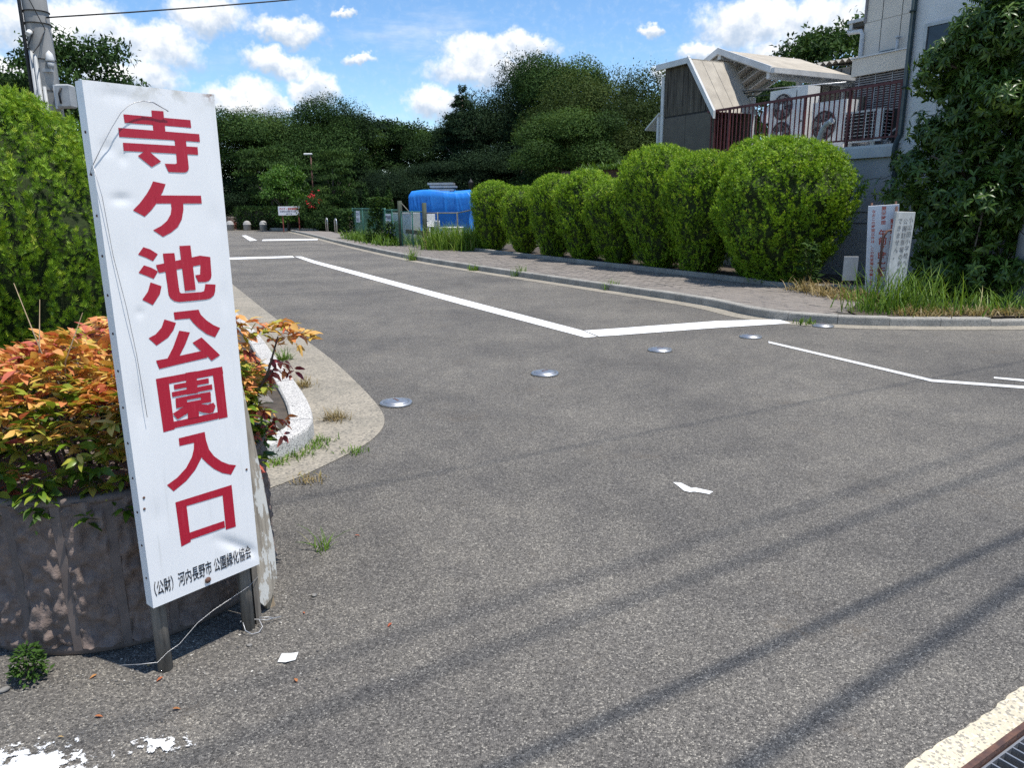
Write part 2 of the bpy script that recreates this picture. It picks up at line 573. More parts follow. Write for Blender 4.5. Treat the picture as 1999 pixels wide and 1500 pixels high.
M = {}
M['asphalt'] = asphalt_mat()
M['line'] = paint_mat('line_paint', (.80, .80, .78), wear=.66)
M['line_thin'] = paint_mat('old_line_paint', (.66, .66, .64), wear=.60)
M['cream'] = concrete_mat('cream_concrete', (.60, .53, .39), (.50, .44, .32), (.12, .12, .12), 130.0, .6, .6)
M['apron'] = concrete_mat('apron_concrete', (.33, .29, .225), (.21, .19, .15), (.09, .085, .075), 85.0, .55, .5)
M['granite'] = concrete_mat('granite_kerb', (.55, .53, .49), (.40, .385, .36), (.09, .09, .09), 170.0, .8, .3)
M['kerb'] = concrete_mat('kerb_concrete', (.36, .34, .30), (.19, .18, .155), (.1, .1, .09), 120.0, .5, .4)
M['paver'] = concrete_mat('paver_brick', (.225, .195, .165), (.145, .128, .112), (.29, .265, .235), 90.0, .5, .5)
M['joint'] = simple('joint_sand', (.085, .075, .06), (.05, .045, .038), 30, bump=.3)
M['soil'] = simple('soil', (.10, .078, .055), (.05, .04, .03), 9, bump=.6, bscale=45)
M['ground'] = simple('park_ground', (.10, .105, .05), (.13, .105, .07), .6, bump=.5, bscale=12)
M['sand'] = simple('sandy_path', (.42, .34, .24), (.33, .27, .19), 1.2, bump=.2)
M['sign_white'] = sign_white_mat()
M['sign_red'] = letter_mat('sign_red', (.42, .008, .030), (.52, .045, .075))
M['sign_black'] = letter_mat('sign_black', (.012, .014, .02), (.03, .03, .04))
M['post_wood'] = wood_mat('post_wood', (.16, .14, .115), (.05, .042, .035))
M['old_board'] = wood_mat('old_board', (.33, .29, .23), (.14, .115, .09), paint=(.62, .61, .56))
M['fresh_wood'] = wood_mat('stake_wood', (.36, .27, .17), (.2, .14, .085))
M['steel'] = simple('galvanised_steel', (.52, .53, .54), (.36, .37, .38), 18, rough=.42, metal=.85, rvar=.1)
M['chrome'] = simple('stainless_steel', (.55, .55, .55), (.34, .34, .34), 40, rough=.42, metal=.9, rvar=.12)
M['rust'] = simple('rusty_steel', (.15, .075, .05), (.07, .04, .035), 30, rough=.8, bump=.3)
M['wire'] = simple('zinc_wire', (.46, .46, .46), (.34, .34, .34), 40, rough=.4, metal=.5)
M['cable'] = simple('black_cable', (.018, .018, .02), (.03, .03, .03), 10, rough=.6)
M['planter'] = simple('planter_render', (.225, .172, .145), (.14, .106, .09), 22, rough=.9, bump=.55, bscale=120)
M['planter_rib'] = simple('planter_rib', (.19, .15, .13), (.125, .10, .088), 12, rough=.8)
M['bark'] = simple('bark', (.11, .085, .065), (.05, .04, .032), 9, bump=.8, bscale=22, stretch=(1, 1, .3))
M['twigs'] = simple('shaded_twigs', (.028, .046, .010), (.016, .024, .007), 20, rough=.95, bump=.8, bscale=60)  # twig core, with the shade of the gaps put into its dark colour
M['pole'] = simple('pole_concrete', (.36, .355, .34), (.27, .265, .25), 5, bump=.2, stretch=(1, 1, .25))
M['pole_wrap'] = simple('pole_wrap', (.27, .285, .30), (.21, .22, .235), 5, rough=.6)
M['blue_band'] = simple('blue_band', (.03, .16, .42), rough=.5)
M['grey_box'] = simple('grey_box', (.40, .41, .41), (.32, .33, .33), 8, rough=.5)
M['white_plastic'] = simple('white_plastic', (.74, .74, .72), (.62, .62, .60), 5, rough=.45)
M['white_paint'] = simple('white_paint', (.76, .76, .75), (.64, .64, .63), 4, rough=.5)
M['beige_wall'] = simple('beige_wall', (.70, .64, .55), (.63, .57, .485), 1.5, rough=.85, bump=.1)
M['stucco'] = simple('white_stucco', (.70, .70, .69), (.62, .62, .61), 2.0, rough=.9, bump=.5, bscale=60)
M['grey_wall'] = simple('grey_wall', (.46, .46, .45), (.34, .34, .335), 1.3, 8, rough=.9, bump=.25, bscale=30)
M['wall_band'] = simple('wall_band', (.58, .585, .58), (.46, .46, .455), 2.0, 7, rough=.8)
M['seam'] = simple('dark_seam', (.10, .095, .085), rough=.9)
M['rail'] = simple('rail_paint', (.13, .032, .035), (.085, .024, .026), 14, rough=.5, rvar=.1)
M['pipe_green'] = simple('dark_green_pipe', (.035, .055, .055), (.022, .035, .036), 6, rough=.45)
M['dark'] = simple('dark_interior', (.02, .02, .021), (.012, .012, .013), 4, rough=.7)
M['fan_dark'] = simple('fan_grille', (.055, .045, .046), (.03, .026, .027), 12, rough=.6)
M['fan_wire'] = simple('fan_wire', (.35, .34, .34), (.27, .26, .26), 12, rough=.5)
M['poly'] = glass_panel_mat('smoked_plastic', (.036, .031, .025), (.15, .133, .108))
M['poly_low'] = simple('brown_panel', (.10, .088, .07), (.07, .061, .049), 2.5, rough=.5)
M['corrugate'] = simple('corrugated_sheet', (.46, .415, .34), (.34, .305, .25), 3.0, 7, rough=.7)
M['fascia'] = simple('white_fascia', (.64, .65, .65), (.52, .53, .53), 4, rough=.5)
M['cement_sheet'] = simple('cement_sheet', (.33, .315, .28), (.24, .23, .205), 3.0, 7, rough=.9)
M['louvre'] = simple('grey_louvre', (.27, .25, .245), (.2, .185, .18), 6, rough=.6)
M['tarp'] = simple('blue_tarp', (.018, .24, .74), (.012, .185, .64), 2.2, rough=.42, spec=.5, rvar=.1, bump=1.0, bscale=5.0)
M['fence_green'] = simple('fence_green', (.06, .19, .15), (.04, .13, .10), 8, rough=.55)
M['fence_post'] = simple('fence_post', (.25, .24, .19), (.17, .165, .13), 9, rough=.7)
M['gate_post'] = simple('gate_post', (.062, .075, .052), (.035, .045, .035), 8, rough=.8)
M['notice'] = simple('notice_paper', (.72, .73, .76), (.64, .65, .69), 3, rough=.6)
M['notice_ink'] = simple('notice_ink', (.03, .04, .09), rough=.6)
M['faded_red'] = simple('faded_red_ink', (.46, .05, .035), (.50, .16, .11), 14, rough=.6)
M['faded_black'] = simple('faded_black_ink', (.09, .09, .095), (.26, .26, .26), 20, rough=.6)
M['aged_white'] = simple('aged_white_board', (.66, .66, .63), (.40, .40, .375), 4.2, 9, rough=.7, stretch=(3, 3, .7))
M['board_white'] = simple('board_white', (.66, .68, .71), (.57, .59, .62), 4.2, 7, rough=.6)
M['glass'] = simple('window_glass', (.03, .036, .045), (.02, .025, .03), 2, rough=.08, spec=.6)
M['alu'] = simple('aluminium_frame', (.42, .42, .41), (.33, .33, .325), 9, rough=.4, metal=.6)
M['stone'] = concrete_mat('bollard_stone', (.40, .39, .37), (.28, .27, .255), (.12, .12, .12), 60.0, .5, .3)
M['post_red'] = simple('red_post', (.26, .06, .045), (.2, .05, .04), 8, rough=.6)
M['pebble'] = simple('pebble', (.25, .235, .21), (.1, .1, .1), 16, rough=.8)
M['litter'] = simple('white_litter', (.66, .66, .64), (.55, .55, .53), 30, rough=.6)

GREENS = [(0, (.012, .026, .010)), (.35, (.028, .060, .016)), (.7, (.050, .100, .024)), (1, (.09, .145, .036))]
M['leaf_dark'] = leaf_mat('dark_foliage', GREENS, rough=.75, trans=.25, spec=.12)
M['leaf_mid'] = leaf_mat('mid_foliage', [(0, (.02, .042, .012)), (.5, (.045, .092, .02)), (1, (.085, .145, .03))], rough=.7, trans=.3, spec=.15)
M['leaf_olive'] = leaf_mat('olive_foliage', [(0, (.018, .032, .010)), (.5, (.045, .075, .018)), (1, (.10, .135, .035))], rough=.7, trans=.28, spec=.12)
M['leaf_fresh'] = leaf_mat('fresh_foliage', [(0, (.02, .045, .012)), (.5, (.05, .105, .02)), (1, (.10, .18, .035))], rough=.7, trans=.3, spec=.12)
M['leaf_light'] = leaf_mat('light_foliage', [(0, (.035, .085, .012)), (.5, (.07, .165, .02)), (1, (.13, .24, .03))], trans=.35)
M['leaf_conifer'] = leaf_mat('conifer_foliage', [(0, (.010, .022, .012)), (.5, (.020, .042, .018)), (1, (.042, .070, .028))], rough=.8, trans=.12, spec=.1)  # conifer green; also the shaded tone of the low park trees
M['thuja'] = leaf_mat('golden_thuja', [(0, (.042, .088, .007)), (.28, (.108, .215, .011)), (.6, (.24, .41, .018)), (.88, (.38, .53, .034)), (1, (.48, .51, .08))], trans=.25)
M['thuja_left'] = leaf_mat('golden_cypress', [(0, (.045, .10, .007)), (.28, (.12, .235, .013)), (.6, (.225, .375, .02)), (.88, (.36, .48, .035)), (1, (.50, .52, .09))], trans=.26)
M['glossy_leaf'] = leaf_mat('glossy_leaf', [(0, (.034, .070, .014)), (.5, (.070, .135, .022)), (.85, (.125, .205, .032)), (1, (.21, .28, .05))], rough=.36, trans=.28, spec=.4)
M['nandina'] = leaf_mat('nandina_leaf', [(0, (.05, .10, .012)), (.25, (.15, .25, .02)), (.42, (.42, .42, .06)), (.56, (.72, .46, .12)), (.70, (.70, .29, .10)), (.86, (.56, .14, .085)), (1, (.22, .03, .035))], rough=.38, trans=.3, spec=.45)
M['grass'] = leaf_mat('grass_blade', [(0, (.06, .12, .012)), (.5, (.12, .22, .022)), (.85, (.20, .30, .04)), (1, (.38, .34, .14))], trans=.35)
M['dry_grass'] = leaf_mat('dry_grass', [(0, (.22, .165, .075)), (.6, (.34, .26, .12)), (1, (.2, .22, .06))], trans=.3)
M['litter_leaf'] = leaf_mat('fallen_leaf', [(0, (.35, .09, .04)), (.5, (.42, .2, .07)), (1, (.45, .33, .15))], trans=.1)
M['flower'] = leaf_mat('red_flower', [(0, (.5, .02, .03)), (1, (.6, .05, .06))], trans=.2)

# ------------------------------------------------------------------ ground, road, drain
S_DIR = Vector((0.85, 0.527, 0)).normalized()        # along the street
N_DIR = Vector((-S_DIR.y, S_DIR.x, 0))               # from the drain towards the park
D0 = Vector((1.21, 1.71, 0))                         # a point on the drain's near-road edge


def sn(s, n, z=0.0):
    p = D0 + S_DIR * s + N_DIR * n
    return (p.x, p.y, z)


struct('ground', sheet([sn(-600, 0.02), sn(600, 0.02), sn(600, 900), sn(-600, 900)], -0.012), M['ground'])
struct('road', sheet([sn(-60, 0.05), sn(60, 0.05), sn(60, 11), (9, 22), (-2, 45), (-9, 44.0), (-15.5, 49.3), (-24, 50.5), (-40, 46), sn(-60, 20)], 0.0), M['asphalt'])
struct('street_edge', sheet([sn(-60, -9), sn(60, -9), sn(60, -0.42), sn(-60, -0.42)], 0.0), M['asphalt'])

# cream concrete strip along the drain, its road side ragged
m = MB()
n_ = 400
edge = [0.080 + 0.004 * math.sin(k * 0.23) + random.uniform(-.003, .004) for k in range(n_ + 1)]
for k in range(n_):
    s0, s1 = -4 + k * 0.02, -4 + (k + 1) * 0.02
    m.add([sn(s0, 0.0, .006), sn(s1, 0.0, .006), sn(s1, edge[k + 1], .006), sn(s0, edge[k], .006),
           sn(s0, 0.0, -.3), sn(s1, 0.0, -.3)], [(0, 1, 2, 3), (4, 5, 1, 0)])
struct('concrete_edging', m, M['cream'])
m = MB()
m.add([sn(-60, -.42, -.3), sn(60, -.42, -.3), sn(60, 0, -.3), sn(-60, 0, -.3), sn(60, -.42, 0), sn(-60, -.42, 0)], [(0, 1, 2, 3), (1, 0, 5, 4)])
struct('drain_channel', m, M['dark'])
RZ_S = math.atan2(S_DIR.y, S_DIR.x)
m = MB()
m.box(sn(0, -.012, -.012), (8, .016, .05), RZ_S)
tag(part('drain_rail', m, M['rust']), 'rusty steel angle rail between cream edging and drain grate', 'rail')
bar_l = MB(); bar_l.box((0, 0, 0), (.005, .36, .04))
bar_l = bar_l.mesh('bearing_bar')
bar_c = MB(); bar_c.box((0, 0, 0), (.99, .006, .012))
bar_c = bar_c.mesh('cross_bar')
fr_l = MB(); fr_l.box((0, 0, 0), (.99, .006, .042))
fr_l = fr_l.mesh('frame_bar')
for gi, (s0, lab) in enumerate(((-.42, 'galvanised drain grate nearest the bottom edge of the photo'), (.58, 'galvanised drain grate next along the street beside the cream edging'))):
    gr = thing('drain_grate', lab, 'drain grate', sn(s0 + .5, -.21, 0), 'drain grates along the street', RZ_S)
    for k in range(26):
        link('bearing_bar', bar_l, M['steel'], gr, (-.48 + k * .0384, 0, -.026))
    for k in range(4):
        link('cross_bar', bar_c, M['steel'], gr, (0, -.12 + k * .08, -.008))
    for y in (-.183, .183):
        link('frame_bar', fr_l, M['steel'], gr, (0, y, -.026))


# ------------------------------------------------------------------ road markings
def marking(name, poly, label, mat='line', z=.005, group='white lines painted on the asphalt'):
    o = part(name, sheet(poly, z), M[mat])
    return tag(o, label, 'road marking', group)


marking('painted_line', [(-10.2, 22.4), (-8.45, 22.881), (-6.762, 23.31), (-6.5, 22.6), (-8.083, 22.03), (-10.0, 21.5)], 'short white line running left from the far end of the long parking line')
marking('painted_line', [(-6.64, 23.1), (-6.432, 23.08), (-5.369, 20.859), (-3.541, 17.39), (-0.823, 12.154), (0.869, 8.898), (0.986, 8.484), (0.85, 8.423), (-0.777, 11.448), (-3.348, 16.419), (-5.391, 20.397)][::-1], 'long white line running up the middle of the park road')
marking('stop_line', [(0.881, 8.907), (1.268, 9.035), (2.674, 9.57), (3.502, 9.654), (3.544, 9.329), (2.526, 9.023), (1.202, 8.542), (1.01, 8.493)][::-1], 'broad white stop line reaching from the long line to the right kerb', z=.006)
marking('painted_line', [(-14.415, 40.603), (-14.305, 40.919), (-11.6, 34.6), (-11.75, 34.05)][::-1], 'short slanting white line farthest up the park road')
marking('painted_line', [(-11.6, 35.43), (-9.121, 35.728), (-8.777, 34.367), (-11.2, 34.03)][::-1], 'white cross line just in front of the far car park end')
marking('thin_line', [(2.842, 8.096), (3.306, 6.989), (3.619, 6.216), (4.231, 5.953), (4.174, 5.868), (3.564, 6.133), (3.255, 6.897), (2.806, 7.989)][::-1], 'thin bent white line right of the steel discs', 'line_thin')
marking('thin_line', [(4.195, 6.291), (4.388, 6.187), (4.339, 6.113), (4.159, 6.234)][::-1], 'short piece of thin white line at the right edge of the photo', 'line_thin')
M['remnant'] = worn_patch_mat('paint_remnant', (.78, .78, .76), (.97, 3.76, 0), (.16, .13, 1), 60.0, .12)
marking('paint_remnant', [(0.882, 3.842), (0.9, 3.845), (0.925, 3.833), (0.945, 3.79), (0.963, 3.757), (0.985, 3.762), (1.014, 3.741), (1.065, 3.703), (1.036, 3.668), (1.0, 3.69), (0.964, 3.706), (.94, 3.70), (0.913, 3.721), (.9, 3.78)][::-1], 'small white paint remnant alone in the middle of the asphalt', 'remnant')
M['blotch'] = worn_patch_mat('worn_white_paint', (.80, .80, .78), (-1.36, 1.72, 0), (.30, .17, 1))
marking('worn_paint', [(-1.75, 1.45), (-.95, 1.45), (-.95, 2.02), (-1.75, 2.02)], 'worn white paint blotch in the bottom left corner', 'blotch')
M['blotch2'] = worn_patch_mat('worn_white_paint_small', (.74, .74, .72), (-1.02, 1.83, 0), (.16, .09, 1), 36.0, .75)
marking('worn_paint', [(-1.25, 1.70), (-.82, 1.70), (-.82, 1.98), (-1.25, 1.98)], 'scattered white paint flecks right of the bottom left blotch', 'blotch2', z=.007)

# ------------------------------------------------------------------ steel discs (lowered bollards)
disc_prof = [(.128, 0.0), (.128, .012), (.121, .02), (.108, .022), (.104, .016), (.100, .022), (.07, .031), (.03, .035), (.001, .036)]
DISCS = [(-.90, 5.57), (.30, 6.56), (1.55, 7.62), (2.73, 8.36), (3.85, 9.08)]
WHICH = ['nearest steel disc in the road beside the concrete apron', 'second steel disc from the left island', 'middle one of the five steel discs across the road mouth', 'steel disc beside the end of the thin white line', 'steel disc nearest the right kerb with grass beside it']
ring = MB(); ring.lathe(disc_prof[:5], seg=40)
ring_m = ring.mesh('rim')
cap = MB(); cap.lathe([(.103, .014)] + disc_prof[5:], seg=40)
cap_m = cap.mesh('cap')
slot = MB(); slot.box((0, 0, .0335), (.075, .016, .007)); slot_m = slot.mesh('lifting_slot')
for (x, y), lab in zip(DISCS, WHICH):
    t_ = thing('lowered_bollard', lab, 'bollard', (x, y, .001), 'lowered bollards across the road mouth', random.uniform(0, 3))
    link('rim', ring_m, M['chrome'], t_)
    link('cap', cap_m, M['chrome'], t_)
    link('lifting_slot', slot_m, M['rust'], t_)


# ------------------------------------------------------------------ kerbs and pavements
def resample(pts, step):
    pts = [Vector((p[0], p[1], 0)) for p in pts]
    out, d = [pts[0].copy()], 0.0
    for a, b in zip(pts, pts[1:]):
        L = (b - a).length
        t_ = step - d
        while t_ <= L:
            out.append(a + (b - a) * (t_ / L))
            t_ += step
        d = L - (t_ - step)
    return out


def smooth_line(pts, it=2):
    pts = [Vector((p[0], p[1], 0)) for p in pts]
    for _ in range(it):
        q = [pts[0]]
        for a, b in zip(pts, pts[1:]):
            q += [a * .75 + b * .25, a * .25 + b * .75]
        pts = q + [pts[-1]]
    return pts


def offset(pts, d):
    """d to the left of the direction of travel"""
    out = []
    for i, p in enumerate(pts):
        t_ = (pts[min(i + 1, len(pts) - 1)] - pts[max(i - 1, 0)]).normalized()
        out.append(p + Vector((-t_.y, t_.x, 0)) * d)
    return out


def kerb(line, step, width, height, mat, name_root, side=1, gap=.006, bev=.022, jitter=.003):
    """a row of kerb stones, each an object, along a line"""
    root = bpy.data.objects.new(name_root, None)
    COL.objects.link(root)
    root['kind'] = 'structure'
    ns = max(2, 3)
    L = [0.0]
    for a, b in zip(line, line[1:]):
        L.append(L[-1] + (b - a).length)

    def at(s):
        s = min(max(s, 0), L[-1])
        for i in range(len(L) - 1):
            if s <= L[i + 1] + 1e-9:
                f = (s - L[i]) / max(L[i + 1] - L[i], 1e-9)
                return line[i].lerp(line[i + 1], f)
        return line[-1]
    s = 0.0
    while s < L[-1] - .2:
        s1 = min(s + step, L[-1])
        cuts = [s + gap / 2 + (s1 - s - gap) * k / ns for k in range(ns + 1)]
        h = (height(s) if callable(height) else height) + random.uniform(-jitter, jitter)
        prof = [(0, -.05), (0.004, h - bev), (bev * .45, h - bev * .35), (bev * 1.3, h), (width - .012, h), (width, h - .012), (width, -.05)]
        rings = []
        for c in cuts:
            p = at(c)
            t_ = (at(c + .03) - at(c - .03)).normalized()
            nn = Vector((-t_.y, t_.x, 0)) * side
            rings.append([(p + nn * a + Vector((0, 0, z))) for a, z in prof])
        k = len(prof)
        vs_ = [q for r in rings for q in r]
        fs = []
        for i in range(ns):
            for j in range(k - 1):
                f = (i * k + j, (i + 1) * k + j, (i + 1) * k + j + 1, i * k + j + 1)
                fs.append(f if side < 0 else f[::-1])
        fs += [tuple(range(k)), tuple(ns * k + j for j in range(k - 1, -1, -1))]
        mb = MB(); mb.add(vs_, fs)
        part('kerb_stone', mb, mat, root)
        s = s1
    return root


# right pavement
foot = smooth_line([(-13.5, 46.5), (-10.05, 38.39), (-7.6, 32.3), (-5.51, 27.31), (-2.87, 21.34), (-.8, 17.5), (1.01, 14.4), (2.16, 12.45), (2.75, 11.4), (3.04, 10.75), (3.18, 10.1), (3.45, 9.62), (3.86, 9.30), (4.4, 9.08), (5.2, 8.99), (6.4, 8.95), (8.5, 9.4), (12, 11.2)])


def right_h(s):
    return .115 if 16 < s < 41.5 else (.075 if s >= 43 else .10)


# seen from the far end the pavement lies on the left of the kerb line
kerb(foot, .6, .15, right_h, M['kerb'], 'right_kerb', side=1)
gut_in, gut_out = foot, offset(foot, -.27)
m = MB()
for a, b, c, d in zip(gut_in, gut_in[1:], gut_out, gut_out[1:]):
    m.add([(c.x, c.y, .004), (d.x, d.y, .004), (b.x, b.y, .004), (a.x, a.y, .004)], [(0, 1, 2, 3)])
struct('gutter', m, M['apron'])
PZ = .088
inner = offset(foot, .15)
back = [Vector(uv(10.1, v_, 0)) for v_ in (8.6, 9.5, 12, 16, 20, 23)] + [Vector((-3.6, 26.9, 0)), Vector((-6.9, 34.0, 0)), Vector((-10.2, 43.0, 0))]
pav_poly = [(p.x, p.y) for p in inner if p.x < 5.6] + [(5.75, 10.6)] + [(p.x, p.y) for p in back]
pave = struct('pavement', sheet(pav_poly, PZ - .01), M['joint'])


def inside(poly, x, y):
    r = False
    j = len(poly) - 1
    for i in range(len(poly)):
        xi, yi = poly[i]; xj, yj = poly[j]
        if (yi > y) != (yj > y) and x < (xj - xi) * (y - yi) / (yj - yi) + xi:
            r = not r
        j = i
    return r


PV, PU = .206, .103
pv = MB()
pv.box((0, 0, 0), (PU - .007, PV - .007, .05), 0, .006)
paver_mesh = pv.mesh('paver')
spots = []
for i in range(int(22 / PV)):
    for j in range(36):
        v_ = 6.6 + (i + (.5 if j % 2 else 0)) * PV
        u_ = 7.2 + j * PU
        c = uv(u_, v_)
        ok = all(inside(pav_poly, *uv(u_ + a * .06, v_ + b * .1)[:2]) for a in (-1, 1) for b in (-1, 1))
        if ok and c[0] < 6.0:
            spots.append((math.hypot(c[0], c[1]), c))
spots.sort()
for k, (d, c) in enumerate(spots[:300]):
    o = link('paver', paver_mesh, M['paver'], pave, (c[0], c[1], PZ - .022 + random.uniform(-.004, .004)))
    o.rotation_euler = (random.uniform(-.012, .012), random.uniform(-.012, .012), rad(28) + random.uniform(-.015, .015))
rest_m = MB()
for d, c in spots[300:]:
    rest_m.box((c[0], c[1], PZ - .022 + random.uniform(-.004, .004)), (PU - .007, PV - .007, .05), rad(28) + random.uniform(-.015, .015))
o = part('paver_field', rest_m, M['paver'], pave)
o['kind'] = 'stuff'
far_poly = [(p.x, p.y) for p in inner if p.y > 24] + [(-3.6, 26.9), (-6.9, 34.0), (-10.2, 43.0)]
struct('far_pavement', sheet(far_poly, PZ + .0005), M['paver'])
# kerb at the foot of the hedge and the soil behind it
hk = [Vector(uv(10.12, v_, 0)) for v_ in (23.4, 21, 18, 14, 10.6, 9.6)]
kerb(hk, .6, .12, .17, M['kerb'], 'hedge_kerb', side=1, bev=.015)
hk2 = [Vector(uv(10.12, 9.58, 0)), Vector(uv(10.14, 9.2, 0)), Vector(uv(10.5, 8.4, 0)), Vector(uv(10.9, 7.9, 0))]
kerb(hk2, .6, .12, .15, M['kerb'], 'corner_kerb', side=1, bev=.015)
bed = [uv(10.24, 8.2)[:2], uv(12.5, 8.2)[:2], uv(12.5, 24)[:2], uv(10.24, 24)[:2]]
struct('hedge_bed', sheet(bed, .12), M['soil'])
verge = [(p.x, p.y) for p in inner if p.x > 4.35] + [(16, 13.5), (16, 18), uv(12.5, 8.3)[:2], uv(10.3, 8.3)[:2], (5.0, 10.6), (4.45, 9.8)]
struct('verge', sheet(verge, .097), M['soil'])

# left island: concrete apron, granite kerb, bed
apron_out = smooth_line([(-14, 32), (-8.6, 21.0), (-5.32, 14.39), (-3.19, 10.02), (-1.89, 7.5), (-1.33, 6.25), (-1.02, 5.5), (-.90, 5.1), (-.90, 4.75), (-.98, 4.45), (-1.31, 3.77), (-1.9, 3.32), (-3.2, 2.45), (-6, .7)], 2)
kline = smooth_line([(-14, 31), (-8.8, 20), (-5.2, 13), (-3.535, 9.649), (-2.758, 8.087), (-2.218, 6.876), (-1.637, 5.629), (-1.36, 4.93), (-1.285, 4.56), (-1.40, 4.25), (-1.9, 3.85), (-3.2, 3.02), (-6, 1.25)], 2)
struct('apron', sheet([(p.x, p.y) for p in apron_out] + [(-7, 1.0), (-8, 10), (-16, 32)], .004), M['apron'])
kerb(kline, .62, .16, .12, M['granite'], 'island_kerb', side=-1, gap=.008, bev=.02)
kin = offset(kline, -.16)
isl = [(p.x, p.y) for p in kin] + [(-16, 2), (-20, 31)]
island = struct('traffic_island', sheet(isl, .085), M['soil'])
n_p = 0
for i in range(-6, 12):
    for j in range(-8, 14):
        c = Vector((-1.75, 4.75, 0)) + U_DIR * (j * PU) + V_DIR * ((i + (.5 if j % 2 else 0)) * PV)
        if all(inside(isl, c.x + a * .09, c.y + b * .09) for a in (-1, 1) for b in (-1, 1)) and c.y < 5.6 and c.x > -2.4 and (c - Vector((-1.55, 2.82, 0))).length > .7:
            o = link('paver', paver_mesh, M['paver'], island, (c.x, c.y, .075 + random.uniform(-.003, .003)))
            o.rotation_euler = (0, 0, rad(28) + random.uniform(-.02, .02))

